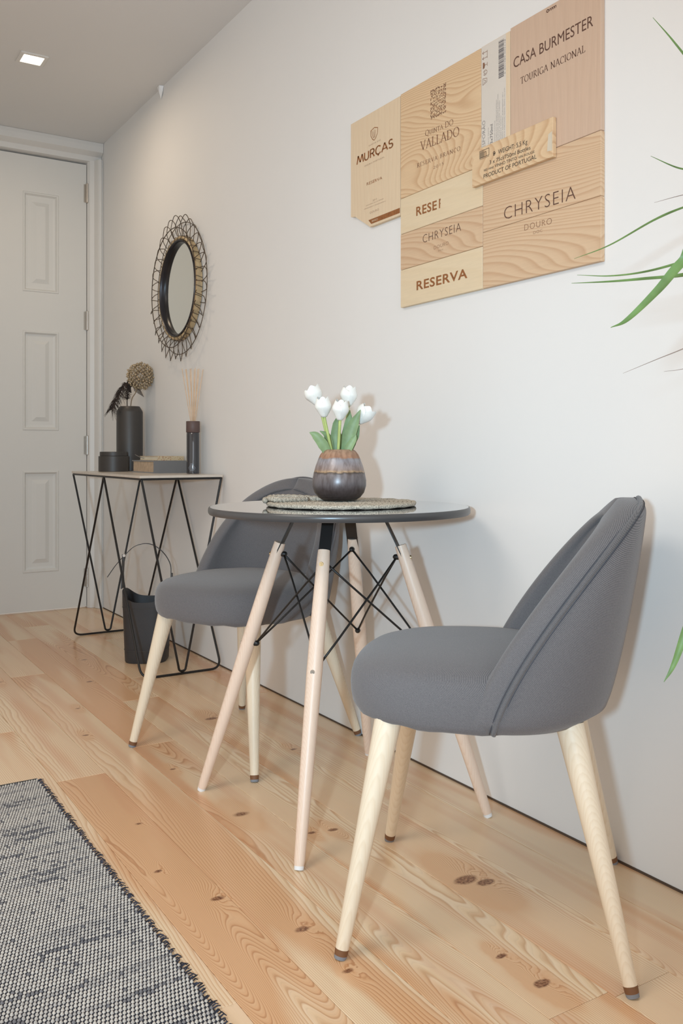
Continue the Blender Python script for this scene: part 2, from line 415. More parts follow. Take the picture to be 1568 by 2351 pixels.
# ------------------------------------------------------------------ rug
rug = thing('rug', 'flat woven grey and navy rug lying on the pine floor', 'rug', (-0.935, 2.43, 0))
RW, RL = 1.05, 2.2
rb = MB().box(-RW, 0, -RL, 0, 0.0006, 0.006, 0.002)
rb.build('backing', plain('navy_backing', srgb(34, 38, 50), 0.95), rug, smooth=0)
ym, yt, yb_ = nt('rug_yarn'); g = N(yt)
at = g.new('ShaderNodeAttribute', attribute_name='tone').outputs['Fac']
P = g.new('ShaderNodeTexCoord').outputs['Object']
nz = g.noise(P, 700, 2, 0.6)
g.link(g.mix(0.5, g.ramp(at, [(0.0, srgb(40, 44, 58)), (0.5, srgb(128, 128, 132)), (1.0, srgb(192, 188, 182))]), g.ramp(nz, [(0.3, srgb(120, 118, 118)), (0.7, srgb(190, 186, 180))]), 'MIX'), yb_.inputs['Base Color'])
g.link(g.mix(1.0, g.ramp(at, [(0.0, srgb(38, 42, 56)), (0.5, srgb(150, 148, 150)), (1.0, srgb(214, 208, 200))]), g.ramp(nz, [(0.3, 0.66), (0.7, 1.0)]), 'MULTIPLY'), yb_.inputs['Base Color'])
yb_.inputs['Roughness'].default_value = 0.95
mb = MB(); tones = []
sx, sy = 0.0066, 0.0098
rr = random.Random(5)
ny = int(RL/sy); nx = int(RW/sx)
for j in range(ny):
    y0 = -0.006-j*sy
    rowt = 0.95+0.28*mn.noise((0.0, j*0.33, 1.0))+rr.uniform(-.06, .06)
    for i in range(nx):
        x = -0.004-i*sx-(sx/2 if j % 2 else 0)
        yy = y0+0.006*mn.noise((x*3.0, j*0.05, 0))
        streak = mn.noise((x*5, j*0.9, 4.0))
        tn = min(1, max(0, rowt+0.35*streak+rr.uniform(-.12, .12)))
        if (streak < -0.40 and rr.random() < 0.6): tn *= 0.45
        if rr.random() < 0.025: tn *= 0.4
        h = 0.0035*(0.75+0.5*rr.random())
        a, b2 = sx*0.47, sy*0.46; sl = 0.0016
        zb = 0.0055
        mb.add([(x-sl, yy-b2, zb), (x+a, yy-sl, zb), (x+sl, yy+b2, zb), (x-a, yy+sl, zb),
                (x-a*.35, yy-b2*.5, zb+h), (x+a*.5, yy-b2*.1, zb+h), (x+a*.35, yy+b2*.5, zb+h), (x-a*.5, yy+b2*.1, zb+h)],
               [(0, 1, 5, 4), (1, 2, 6, 5), (2, 3, 7, 6), (3, 0, 4, 7), (4, 5, 6, 7)])
        tones += [tn]*8
o = mb.build('woven_yarn', ym, rug, smooth=180); o['kind'] = 'stuff'
atr = o.data.attributes.new('tone', 'FLOAT', 'POINT'); atr.data.foreach_set('value', tones)
mb = MB()
for j in range(int(RL/0.006)):
    y0 = -0.004-j*0.006+rr.uniform(-.002, .002)
    L = rr.uniform(0.004, 0.013); a = rr.uniform(-0.006, 0.006)
    mb.tube([(-0.003, y0, 0.005), (L*.5, y0+a*.3, 0.006+rr.uniform(0, .003)), (L, y0+a, 0.0032+rr.uniform(0, .003))], [0.0013, 0.0012, 0.0008], 4)
o = mb.build('fringe', plain('navy_fringe', srgb(50, 53, 66), 0.95, var=0.8, nscale=90), rug, smooth=180); o['kind'] = 'stuff'
MB().box(-RW, 0, -0.001, 0.006, 0.0006, 0.0078, 0.002).build('end_binding', plain('olive_binding', srgb(62, 62, 60), 0.95), rug, smooth=0)

# ------------------------------------------------------------------ dining chairs
def make_chair(label):
    t = thing('dining_chair', label, 'chair', (0, 0, 0), 0, None)
    z0, zt = 0.398, 0.785; HH = zt-z0; W0 = 0.238; TH = 0.042; nU = 40; nx_ = 2.55
    def bk(u): return 0.202+0.083*(u**0.66)
    def ed(u): return 0.258*(u**1.36)-0.010
    rings = []; pr = []; pl = []
    phis = [PI/2*math.sin(PI/2*i/46) for i in range(46)]+[PI/2*0.9985]
    for ph in phis:
        z = z0+HH*math.sin(ph); u = max(0, math.sin(ph)); w = W0*max(0, 1-u**3.6)**(1/2.15)
        b = bk(u); e = ed(u)
        if z > zt-0.030: b -= 0.012*((z-(zt-0.030))/0.030)**2.2
        dz = z-z0
        if dz < 0.028: s_ = 0.022*(1-math.sqrt(max(0, 1-(1-dz/0.028)**2))); b -= s_; w -= s_*0.55
        w = max(w, 0.004)
        D = max(b-e, 0.012)
        ui = (z-z0)/(HH-TH*0.9)
        wi = (W0-TH)*max(0, 1-ui**3.6)**(1/2.15); wi = min(wi, w-0.003); wi = max(wi, 0.0008)
        if wi < 0.03: pass
        Di = max(min(b-TH-e, D-0.008), 0.0008)
        Di *= max(0, 1-min(1, ui)**3.0)**0.8*min(1, wi/0.05)
        out = []
        for i in range(nU+1):
            th = PI*i/nU; c = math.cos(th); s = math.sin(th)
            # denser near the tips
            out.append((w*math.copysign(abs(c)**(2/nx_), c), -e-D*abs(s)**(2/nx_)))
        inn = []
        for i in range(nU+1):
            th = PI*i/nU; c = math.cos(th); s = math.sin(th)
            inn.append((wi*math.copysign(abs(c)**(2/nx_), c), -e-Di*abs(s)**(2/nx_)))
        # walk to piping point and press a groove beside it
        lim = min(0.029, D*0.85); ip = None
        for i in range(1, nU//2+1):
            if out[i][1] <= -e-lim:
                f = (out[i-1][1]+e+lim)/max(1e-9, out[i-1][1]-out[i][1]); ip = (out[i-1][0]+(out[i][0]-out[i-1][0])*f, -e-lim); break
        if ip is None: ip = out[nU//2]
        nrm = Vector((ip[0], ip[1]+e+0.02, 0)); nrm = nrm.normalized() if nrm.length > 1e-5 else Vector((0, -1, 0))
        q = Vector((ip[0], ip[1], z))+nrm*0.0012
        pr.append(q); pl.append(Vector((-q.x, q.y, q.z)))
        rt = (w-wi)/2; bul = min(rt*0.80, 0.016)
        tipR = []; tipL = []
        for i in range(1, 7):
            a = PI*i/7
            tipL.append((-(w+wi)/2-rt*math.cos(a), -e+bul*math.sin(a)))
            tipR.append(((w+wi)/2+rt*math.cos(PI-a), -e+bul*math.sin(a)))
        loop = out+tipL+inn[::-1]+[(x, y) for x, y in tipR]
        rings.append([(x, y, z) for x, y in loop])
    MB().rings(rings, True, True).build('backrest', M['fabric'], t, smooth=60)
    path = pr[:-1]+[Vector((0, pr[-1].y, zt+0.0005))]+pl[:-1][::-1]
    # even out the spacing, then relax, so that the cord runs smoothly over the top
    L_ = [0.0]
    for i in range(1, len(path)): L_.append(L_[-1]+(path[i]-path[i-1]).length)
    m_ = 110; ev = []; q_ = 0
    for i in range(m_+1):
        t_l = L_[-1]*i/m_
        while q_ < len(L_)-2 and L_[q_+1] < t_l: q_ += 1
        f_ = (t_l-L_[q_])/max(1e-9, L_[q_+1]-L_[q_]); ev.append(path[q_].lerp(path[q_+1], f_))
    for _ in range(6): ev = [ev[0]]+[(ev[i-1]+ev[i]*2+ev[i+1])/4 for i in range(1, m_)]+[ev[-1]]
    path = ev
    def out_n(i):
        tg = (path[min(i+1, len(path)-1)]-path[max(i-1, 0)]).normalized(); p = path[i]
        n_ = Vector((tg.z, 0, -tg.x)); n_ = n_ if n_.length > 1e-4 else Vector((0, 0, 1))
        if n_.x*p.x+n_.z*(p.z-0.45) < 0: n_ = -n_
        n_ = n_.normalized()+Vector((0, -0.30, 0)); n_ = (n_-tg*n_.dot(tg)).normalized()
        return tg, n_
    path = [p+out_n(i)[1]*0.0010 for i, p in enumerate(path)]
    pb = MB(); pb.tube(path, 0.0042, 8); pb.build('piping', M['pipe'], t, smooth=180)
    
    for off in (0.0068, -0.0068):
        pts = []
        for i, p in enumerate(path):
            tg, n_ = out_n(i)
            sd = tg.cross(n_).normalized()
            pts.append(p+sd*off-n_*0.0014)
        dk = MB(); dk.tube(pts, 0.0009, 5); dk.build('seam', plain('dark_seam', srgb(72, 72, 78), 0.95), t, smooth=180)
    # seat cushion
    def plan(sc, z, push=0.0):
        r = []
        for i in range(72):
            a = 2*PI*i/72; c = math.cos(a); s = math.sin(a)
            n_ = 2.7 if s > 0 else 3.0
            hw = (0.236 if s > 0 else 0.236-0.040*min(1, abs(s)*2.5))
            hd = 0.262 if s > 0 else 0.185
            r.append((sc*hw*math.copysign(abs(c)**(2/n_), c), sc*hd*math.copysign(abs(s)**(2/n_), s)+0.0+push, z))
        return r
    zs = [(0.86, .392), (0.93, .393), (0.965, .398), (0.985, .408), (0.997, .424), (1.0, .440), (0.995, .456), (0.98, .470), (0.95, .482), (0.90, .4905), (0.82, .497), (0.70, .5025), (0.52, .507), (0.30, .5095), (0.08, .511)]
    rings = []
    for k_, (sc, z) in enumerate(zs):
        r = plan(sc, z)
        if k_ < 3: r = [(x, y, zz+0.0012*math.sin(i*1.7)+0.001*math.sin(i*0.9)) for i, (x, y, zz) in enumerate(r)]
        rings.append(r)
    MB().rings(rings, True, True).build('seat', M['fabric'], t, smooth=60)
    for sx_, sy_, k_ in ((1, 1, .70), (-1, 1, .70), (1, -1, .60), (-1, -1, .60)):
        fx, fy = 0.240*sx_, 0.240*sy_; tx, ty = fx*k_, fy*k_
        ft = Vector((fx, fy, 0.0)); tp = Vector((tx, ty, 0.400))
        f = lambda s: ft+(tp-ft)*s
        lg = MB(); lg.tube([f(s) for s in (0.042, 0.25, 0.5, 0.75, 1.0)], [0.0118, 0.0142, 0.0172, 0.0208, 0.0245], 20)
        # mesh kept in leg-local space so that the grain follows the leg
        o = lg.build('leg', M['chair_wood'], t, smooth=60)
        MB().tube([f(0.016), f(0.042)], [0.0112, 0.0120], 20).build('tip', M['brown_tip'], o)
        MB().tube([Vector((fx, fy, 0.0005)), f(0.016)], [0.0105, 0.0112], 20).build('felt_pad', M['felt'], o)
    return t
def copy_tree(o, parent=None):
    c = o.copy(); link(c); c.parent = parent
    for ch in list(o.children): copy_tree(ch, c)
    return c
chA = make_chair('grey upholstered dining chair in the foreground with its back beside the wall, turned left')
chA['group'] = 'grey dining chairs at the round table'
chB = copy_tree(chA); chB['label'] = 'grey upholstered dining chair behind the round table, facing the room'
chA.location = (-0.353, 1.308, 0); chA.rotation_euler.z = math.radians(45)
chB.location = (-0.320, 2.44, 0); chB.rotation_euler.z = math.radians(112.3)

# ------------------------------------------------------------------ round table
TC = (-0.336, 1.888)
tb = thing('round_table', 'round dark grey table on four splayed beech legs with crossed wire braces', 'table', (TC[0], TC[1], 0))
TR, TZ = 0.322, 0.736
tm = plain('dark_grey_lacquer', srgb(82, 82, 88), 0.07, 0.0, var=0.03, spec=1.0, coat=1.0)
MB().lathe([(TR-0.03, TZ-0.0172), (TR-0.006, TZ-0.0170), (TR-0.004, TZ-0.002), (TR-0.0045, TZ), (0.1, TZ)], 128).build('tabletop', tm, tb, smooth=30)
MB().lathe([(TR-0.02, TZ-0.0174), (TR-0.02, TZ-0.0188), (TR-0.003, TZ-0.0175), (TR-0.0005, TZ-0.0135), (TR, TZ-0.008), (TR-0.0008, TZ-0.003), (TR-0.0030, TZ-0.0003), (TR-0.0040, TZ-0.0002)], 128, cap0=False, cap1=False).build('edge_band', plain('dark_satin_edge', srgb(70, 68, 68), 0.30, var=0.03), tb, smooth=40)
MB().lathe([(0.10, TZ-0.024), (0.10, TZ-0.0186)], 48).build('mounting_plate', M['black_metal'], tb)
br = {}
for sx_, sy_ in ((-1, 1), (-1, -1), (1, -1), (1, 1)):
    ft = Vector((0.258*sx_, 0.258*sy_, 0)); tp = Vector((0.258*.42*sx_, 0.258*.42*sy_, 0.642))
    f = lambda s, ft=ft, tp=tp: ft+(tp-ft)*s
    o = MB().tube([f(s) for s in (0.012, 0.03, 0.3, 0.6, 0.8, 0.97, 1.0)], [0.0105, 0.0118, 0.0152, 0.0178, 0.0170, 0.0150, 0.0140], 20).build('leg', M['table_wood'], tb, smooth=50)
    MB().tube([Vector((ft.x, ft.y, 0.0004)), f(0.012)], [0.0100, 0.0108], 20).build('foot_glide', M['white_plastic'], o)
    # flat steel strap: broad side faces the next leg round; leans in to the plate
    rad = Vector((sx_, sy_, 0)).normalized(); tan = Vector((-rad.y, rad.x, 0))
    top = Vector((0.258*.30*sx_, 0.258*.30*sy_, TZ-0.0186)); low = f(0.93)
    strap = MB(); hw, hh = 0.0145, 0.0014
    R_ = []
    for p in (low, top): R_.append([p-tan*hw-rad*hh, p+tan*hw-rad*hh, p+tan*hw+rad*hh, p-tan*hw+rad*hh])
    strap.rings(R_)
    strap.build('bracket', M['black_metal'], tb, smooth=0)
    up = f(0.955); lo = f(0.60)
    br[(sx_, sy_)] = (up, lo, rad)
    for pz, mname, rr0 in ((up, 'brass', 0.0152), (lo, 'steel', 0.0170)):
        b1 = MB(); b1.tube([pz+rad*(rr0-0.002), pz+rad*(rr0+0.0022)], [0.0058, 0.0050], 14)
        b1.tube([pz+rad*(rr0+0.0022), pz+rad*(rr0+0.0030)], [0.0026, 0.0022], 6)
        b1.build('screw', M[mname], tb, smooth=40)
        b2 = MB(); b2.tube([pz-rad*(rr0-0.002), pz-rad*(rr0+0.006), pz-rad*(rr0+0.010), pz-rad*(rr0+0.013)], [0.0068, 0.0072, 0.0060, 0.0025], 12)
        b2.build('cap_nut', M['black_metal'], tb, smooth=40)
ks = [(-1, 1), (-1, -1), (1, -1), (1, 1)]
for i in range(4):
    a_, b_k = ks[i], ks[(i+1) % 4]
    for p, q in (((a_), (b_k)), ((b_k), (a_))):
        u_, _, r1 = br[p]; _, l_, r2 = br[q]
        s0 = u_-r1*0.019; s1 = l_-r2*0.021
        mid = (s0+s1)/2+Vector((0, 0, 0.0))
        off = (r1+r2).normalized()*(-0.003 if p == a_ else 0.003)
        MB().tube([s0, (s0+mid)/2+off, mid+off, (s1+mid)/2+off, s1], 0.0026, 8).build('brace', M['black_metal'], tb, smooth=180)

# placemat: one rope coiled outward, its loose end lifted over the rest
rope = plain('seagrass_rope', srgb(186, 176, 160), 0.95, var=0.6, nscale=380, bump=1.0, bscale=500)
pm = MB(); pts = []
turns = 16; r0, r1 = 0.008, 0.185
for i in range(turns*60+1):
    a = 2*PI*i/60; r = r0+(r1-r0)*i/(turns*60)
    pts.append((r*math.cos(a), r*math.sin(a)*0.98, 0.0066+0.0003*math.sin(a*9)))
def rope_tube(mb, pts, r, n=8):
    P_ = [Vector(p) for p in pts]
    mb.tube(P_, [r*(1+0.14*math.sin(i*2.1)) for i in range(len(P_))], n)
rope_tube(pm, pts, 0.0054)
pmat = thing('placemat', 'round coiled seagrass placemat under the vase on the round table', 'placemat', (TC[0]+0.003, TC[1], TZ+0.0002))
pm.build('coil', rope, pmat, smooth=180)
lp = MB(); rope_tube(lp, spline([(-0.02, 0.05, .014), (-0.09, 0.085, .020), (-0.155, 0.075, .021), (-0.168, 0.03, .019), (-0.13, 0.03, .0175), (-0.07, 0.045, 0.016)], 14), 0.0066)
rope_tube(lp, spline([(-0.01, 0.066, .014), (-0.085, 0.100, .019), (-0.150, 0.100, .016), (-0.178, 0.06, .0145)], 14), 0.0066)
lp.build('loose_coil', rope, pmat, smooth=180)

# stoneware vase
vm, vt, vb = nt('banded_stoneware'); g = N(vt)
P = g.new('ShaderNodeTexCoord').outputs['Object']; xyz = g.sep(P)
nn = g.noise(P, 60, 4, 0.6); n2 = g.noise(g.combine(xyz[0], xyz[1], g.math('MULTIPLY', xyz[2], 0.25)), 110, 3)
hz = g.math('ADD', xyz[2], g.math('MULTIPLY', g.math('SUBTRACT', nn, 0.5), 0.012))
band = g.ramp(g.math('MULTIPLY', hz, 1/0.128), [(0.0, srgb(52, 46, 46)), (0.20, srgb(74, 66, 66)), (0.32, srgb(104, 98, 100)), (0.50, srgb(122, 114, 114)), (0.535, srgb(84, 72, 64)), (0.56, srgb(178, 150, 118)), (0.60, srgb(150, 132, 124)), (0.78, srgb(152, 150, 156)), (0.81, srgb(150, 144, 144)), (0.83, srgb(170, 130, 104)), (1.0, srgb(168, 142, 120))])
g.link(g.mix(0.75, band, g.mix(g.ramp(n2, [(0.36, 0.0), (0.62, 1.0)]), (0.58, 0.52, 0.50, 1), (1.08, 1.08, 1.08, 1)), 'MULTIPLY'), vb.inputs['Base Color'])
g.link(g.ramp(g.math('MULTIPLY', hz, 1/0.128), [(0.0, 0.30), (0.78, 0.34), (0.84, 0.7)]), vb.inputs['Roughness'])
vb.inputs['Metallic'].default_value = 0.12
g.bump(nn, 0.12, 0.001, vb)
VZ = TZ+0.0132
vs = MB(); prof = [(0.034, 0.0), (0.041, 0.001), (0.052, 0.008), (0.0615, 0.020), (0.0665, 0.036), (0.0668, 0.050), (0.0635, 0.068), (0.0585, 0.086), (0.0525, 0.102), (0.0470, 0.114), (0.0405, 0.1225), (0.0345, 0.1262), (0.0315, 0.1262), (0.0300, 0.1235), (0.032, 0.114), (0.040, 0.104), (0.052, 0.07), (0.055, 0.03), (0.03, 0.008), (0.002, 0.007)]
o = vs.lathe(prof, 72).build('vase', vm, None, (TC[0], TC[1], VZ), smooth=50)
tag(o, 'squat stoneware vase with a brown rim band and dark lustre base, on the placemat', 'vase')

# tulips; positions relative to the mouth of the vase, offsets along camera-right (R) and away (F)
Rv = Vector((0.8498, -0.5271, 0)); Fv = Vector((0.5271, 0.8498, 0)); Up = Vector((0, 0, 1))
MZ = Vector((TC[0], TC[1], VZ+0.126))
petal_m = plain('white_petal', (0.86, 0.86, 0.82, 1), 0.55, var=0.04, nscale=60, sub=0.15)
stem_m = plain('tulip_stem_green', srgb(176, 192, 116), 0.5, var=0.12, nscale=30)
leaf_m = plain('tulip_leaf_green', srgb(130, 154, 110), 0.5, var=0.18, nscale=35)
def blade(mb, pts, widths, nrm, fold=0.25, nseg=10, thick=0.0007):
    C_ = spline(pts, nseg); m_ = len(C_)
    wv = []
    for i in range(m_):
        s = i/(m_-1)*(len(widths)-1); a = int(min(s, len(widths)-2)); f = s-a
        wv.append(widths[a]*(1-f)+widths[a+1]*f)
    up_, dn_ = [], []
    for i in range(m_):
        tg = (C_[min(i+1, m_-1)]-C_[max(i-1, 0)]).normalized()
        sd = tg.cross(Vector(nrm)).normalized(); nn_ = sd.cross(tg).normalized()
        row = []
        for q in (-1, -.5, 0, .5, 1): row.append(C_[i]+sd*wv[i]*q+nn_*(fold*wv[i]*q*q))
        up_.append(row); dn_.append([p-nn_*thick for p in row][::-1])
    mb.rings([u+d for u, d in zip(up_, dn_)], True, True)
def tulip(label, base, head, hdir, size, open_=0.0, leaves=()):
    """base, head: (R, F, U) offsets from the vase mouth"""
    t = thing('tulip', label, 'flower', MZ, 0, 'white tulips in the stoneware vase')
    B = Rv*base[0]+Fv*base[1]+Up*base[2]; Hd = Rv*head[0]+Fv*head[1]+Up*head[2]
    d = (Rv*hdir[0]+Fv*hdir[1]+Up*hdir[2]).normalized()
    pts = spline([B, B*0.5+Hd*0.5-d*0.012+Up*0.0, Hd-d*0.012, Hd+d*0.004], 8)
    MB().tube(pts, [0.0036]*(len(pts)-4)+[0.0034, 0.0033, 0.0040, 0.0046], 10).build('stem', stem_m, t, smooth=180)
    u0 = d.orthogonal().normalized(); w0 = d.cross(u0)
    for k_ in range(6):
        inner = k_ % 2
        a0 = 2*PI*k_/6+0.3
        pm_ = MB(); rows = []
        nl, nw = 12, 7
        for i in range(nl+1):
            s = i/nl
            r = size*(0.43*math.sin(PI*min(1, s*0.50+0.06))**0.75+(open_*s*s*0.18)-(0.15*(1-open_))*max(0, s-0.55)/0.45)
            r = max(r, 0.0035)*(0.88 if inner else 1.0)
            hgt = size*0.96*s*(1-0.10*open_*s)*(0.95+0.05*math.sin(k_*2.3))
            hwid = size*0.46*min(1, 0.30+1.9*s)*max(0.10, 1-s**5)**0.5
            row = []
            for j in range(nw):
                q = -1+2*j/(nw-1)
                ang = a0+q*min(1.12, hwid/max(r, 0.006))
                rad_ = r*(1+0.03*q*q)+0.0007*math.sin(s*9+k_)
                zz = hgt-0.10*size*q*q*s**3
                row.append(Hd+d*zz+(u0*math.cos(ang)+w0*math.sin(ang))*rad_)
            rows.append(row)
        th = 0.0008
        cr = [[p-(p-Hd-d*(p-Hd).dot(d)).normalized()*th for p in row][::-1] for row in rows]
        pm_.rings([a+b for a, b in zip(rows, cr)], True, True)
        pm_.build('petal', petal_m, t, smooth=70)
    for lpts, wd, fold in leaves:
        lb = MB(); P_ = [Rv*a+Fv*b+Up*c for a, b, c in lpts]
        blade(lb, P_, wd, -Fv+Up*0.1, fold); lb.build('tulip_leaf', leaf_m, t, smooth=70)
    return t
tulip('front white tulip facing the camera at the centre of the vase', (-0.004, -.012, -.03), (0.002, -.03, .072), (0.05, -.1, 1), 0.054,
      leaves=[([(-.022, -.012, -.02), (-.040, -.02, .012), (-.058, -.022, .034), (-.073, -.02, .042)], [.008, .013, .010, .001], .35), ([(.010, -.02, -.02), (.024, -.024, .006), (.036, -.024, .026), (.041, -.024, .036)], [.009, .010, .007, .001], .35)])
tulip('white tulip just left of the centre one, on a leaning pale stem', (-0.012, -.004, -.03), (-.036, -.018, .080), (-.12, -.1, 1), 0.054,
      leaves=[([(-.008, .006, -.02), (-.010, .008, .03), (-.006, .004, .064), (-.002, 0, .085)], [.010, .012, .010, .001], .25)])
tulip('white tulip leaning out furthest left, petals ruffled', (-0.018, .010, -.03), (-.052, .012, .112), (-.45, .1, 1), 0.054, 0.35,
      leaves=[([(-.020, .004, -.02), (-.026, .006, .018), (-.032, .004, .036), (-.048, 0, .046)], [.008, .011, .008, .001], .4)])
tulip('tallest white tulip at the upper right of the bunch', (0.010, .012, -.03), (.022, .016, .108), (.06, .05, 1), 0.055, 0.1,
      leaves=[([(.012, .008, -.02), (.018, .010, .03), (.024, .010, .07), (.026, .006, .098)], [.011, .014, .010, .001], .2), ([(.0, .015, -.02), (-.004, .018, .02), (-.008, .018, .045), (-.014, .014, .066)], [.010, .014, .010, .001], .3)])
tulip('white tulip drooping to the right behind a broad leaf', (0.016, .004, -.03), (.046, .016, .066), (.75, .0, 1), 0.056, 0.35,
      leaves=[([(.012, -.008, -.02), (.024, -.010, .030), (.036, -.010, .064), (.052, -.010, .098)], [.010, .016, .013, .001], .3), ([(.016, .000, -.02), (.028, .000, .018), (.040, .000, .036), (.050, -.004, .060)], [.010, .014, .010, .001], .3)])

# ------------------------------------------------------------------ wire side table
st = thing('side_table', 'black wire side table with a thin pale top in the far corner', 'table', (-0.185, 3.775, 0))
x0, x1, y0, y1 = -0.165, 0.165, -0.475, 0.475; zt_, r_ = 0.765, 0.0045
TOPZ = 0.778
MB().box(x0-0.007, x1+0.006, y0-0.003, y1+0.004, 0.7682, TOPZ, 0.001).build('top', plain('pale_stone_top', srgb(206, 196, 184), 0.28, var=0.04, nscale=40), st, smooth=0)
rail = MB(); zr = 0.7640
rail.tube([(x0, y0, zr), (x1, y0, zr), (x1, y1, zr), (x0, y1, zr), (x0, y0, zr)], 0.0042, 8)
for yy in (y0, 0, y1): rail.box(x0, x1, yy-0.006, yy+0.006, zr-0.003, zr+0.002)
rail.build('top_rail', M['black_metal'], st, smooth=50)
def rnd_path(pts, rad, k=6):
    P_ = [Vector(p) for p in pts]; out = [P_[0]]
    for i in range(1, len(P_)-1):
        a, b, c = P_[i-1], P_[i], P_[i+1]
        ra = min(rad, (a-b).length*.45, (c-b).length*.45)
        s, e = b+(a-b).normalized()*ra, b+(c-b).normalized()*ra
        for j in range(k+1):
            q = j/k; out.append((1-q)**2*s+2*q*(1-q)*b+q*q*e)
    out.append(P_[-1]); return out
zb = 0.005
for yy in (y0, y1):
    # bottom bar with its two corner-turned side rods rising to the middle of the long rails
    MB().tube(rnd_path([(x0, 0, zr), (x0, yy, zb), (x1, yy, zb), (x1, 0, zr)], 0.045, 8), r_, 10).build('leg_rod', M['black_metal'], st, smooth=60)
    MB().tube(rnd_path([(x0, yy, zr), (-0.012, yy, zb+0.009), (0.012, yy, zb+0.009), (x1, yy, zr)], 0.05, 8), r_, 10).build('hairpin_rod', M['black_metal'], st, smooth=60)
STZ = TOPZ
# things on it
def at_st(u): return u
# black bottle vase: chamfered shoulder
o = MB().lathe([(0.060, 0.0), (0.062, 0.002), (0.062, 0.281), (0.0605, 0.287), (0.048, 0.307), (0.046, 0.309), (0.038, 0.309), (0.036, 0.29), (0.036, 0.02), (0.002, 0.018)], 64).build('bottle_vase', M['matte_black'], None, (-0.098, 4.190, STZ), smooth=30)
tag(o, 'tall matt black cylindrical vase with chamfered shoulder on the wire side table', 'vase')
# round lidded box
rbx = thing('round_box', 'low round black lidded box left of the books on the side table', 'box', (-0.206, 4.098, STZ))
MB().lathe([(0.066, 0), (0.068, 0.002), (0.068, 0.070), (0.067, 0.0715), (0.060, 0.0715)], 64).build('body', M['matte_black'], rbx, smooth=30)
MB().lathe([(0.060, 0.0716), (0.062, 0.073), (0.062, 0.0900), (0.060, 0.092), (0.055, 0.092), (0.053, 0.089), (0.02, 0.089)], 64).build('lid', M['matte_black'], rbx, smooth=30)
# books
pages = plain('book_pages', srgb(196, 172, 146), 0.8, var=0.15, nscale=60)
gcov = fabric('grey_book_cloth', srgb(96, 96, 98), srgb(140, 138, 136))
bk_ = thing('book', 'thick grey cloth-bound book lying flat with page edges facing the room', 'book', (-0.0985, 3.79, STZ), 0)
bw, bl, bt = 0.151, 0.28, 0.0535
cv = MB(); cv.box(-bw/2, bw/2, -bl/2, bl/2, 0, 0.004); cv.box(-bw/2, bw/2, -bl/2, bl/2, bt-0.004, bt)
sp = [(-bw/2+0.0, -bl/2, 0), (bw/2, -bl/2, 0)]
cv.box(-bw/2, bw/2, -bl/2, -bl/2+0.004, 0.004, bt-0.004)
cv.build('cover', gcov, bk_, smooth=0)
pg = MB()
for i in range(22):
    z = 0.0042+i*(bt-0.0084)/22; d_ = 0.0006*random.random()
    pg.box(-bw/2+0.005+d_, bw/2-0.005-d_, -bl/2+0.004, bl/2-0.005-d_, z, z+(bt-0.0084)/22*0.93)
pg.build('pages', pages, bk_, smooth=0)
nb = thing('notebook', 'slim notebook with a brown patterned spine on top of the grey book', 'book', (-0.086, 3.795, STZ+bt+0.0002), 0)
pat, ptt, pbb = nt('patterned_cover'); g = N(ptt)
P = g.new('ShaderNodeTexCoord').outputs['Object']; vo = g.new('ShaderNodeTexVoronoi'); vo.inputs['Scale'].default_value = 190; ptt.links.new(P, vo.inputs['Vector'])
xx_ = g.sep(P)[0]
g.link(g.mix(g.ramp(vo.outputs['Distance'], [(0.2, 0.0), (0.45, 1.0)]), g.ramp(g.math('MULTIPLY_ADD', xx_, 6, 0.5), [(0.45, srgb(150, 84, 56)), (0.55, srgb(176, 140, 96))]), srgb(205, 184, 150)), pbb.inputs['Base Color'])
pbb.inputs['Roughness'].default_value = 0.5
w_, l_, h_ = 0.118, 0.23, 0.019
c_ = MB(); c_.box(-w_/2, w_/2, -l_/2, l_/2, 0, 0.002); c_.box(-w_/2, w_/2, -l_/2, l_/2, h_-0.002, h_); c_.box(-w_/2, w_/2, -l_/2, -l_/2+0.002, 0.002, h_-0.002)
c_.build('cover', pat, nb, smooth=0)
MB().box(-w_/2+0.002, w_/2-0.002, -l_/2+0.002, l_/2-0.002, 0.0021, h_-0.0021).build('pages', plain('cream_pages', srgb(226, 214, 190), 0.8), nb, smooth=0)
MB().tube(spline([(-w_/2+0.004, 0.06, h_*.5), (-w_/2-0.012, 0.075, h_*.7), (-w_/2-0.03, 0.09, h_+0.006)], 5), 0.0014, 5).build('ribbon', plain('grey_ribbon', srgb(120, 112, 104), 0.7), nb)
# reed diffuser
DF = (-0.052, 3.515)
rd = thing('reed_diffuser', 'dark blue glass diffuser bottle with brown collar at the side table\'s right end', 'diffuser', (DF[0], DF[1], STZ))
gl = plain('navy_glass', srgb(12, 20, 34), 0.06, 0.0, coat=1.0, spec=0.8, var=0.2)
MB().lathe([(0.025, 0), (0.027, 0.002), (0.027, 0.168), (0.0255, 0.172)], 48).build('bottle', gl, rd, smooth=40)
MB().lathe([(0.0275, 0.1722), (0.0285, 0.1735), (0.0285, 0.218), (0.0275, 0.2195), (0.012, 0.2195)], 48).build('collar', plain('brown_collar', srgb(92, 72, 68), 0.5), rd, smooth=40)
lm = plain('label_print', srgb(150, 158, 170), 0.5)
lb = MB()
for q in range(6):
    zz = 0.012+q*0.0055; n_ = 9-abs(q-2)*2
    for k_ in range(n_):
        a = math.radians(238+(k_-n_/2)*7.5); a2 = a+math.radians(4.5); rr_ = 0.02712
        lb.add([(rr_*math.cos(a), rr_*math.sin(a), zz), (rr_*math.cos(a2), rr_*math.sin(a2), zz), (rr_*math.cos(a2), rr_*math.sin(a2), zz+0.0022), (rr_*math.cos(a), rr_*math.sin(a), zz+0.0022)], [(0, 1, 2, 3)])
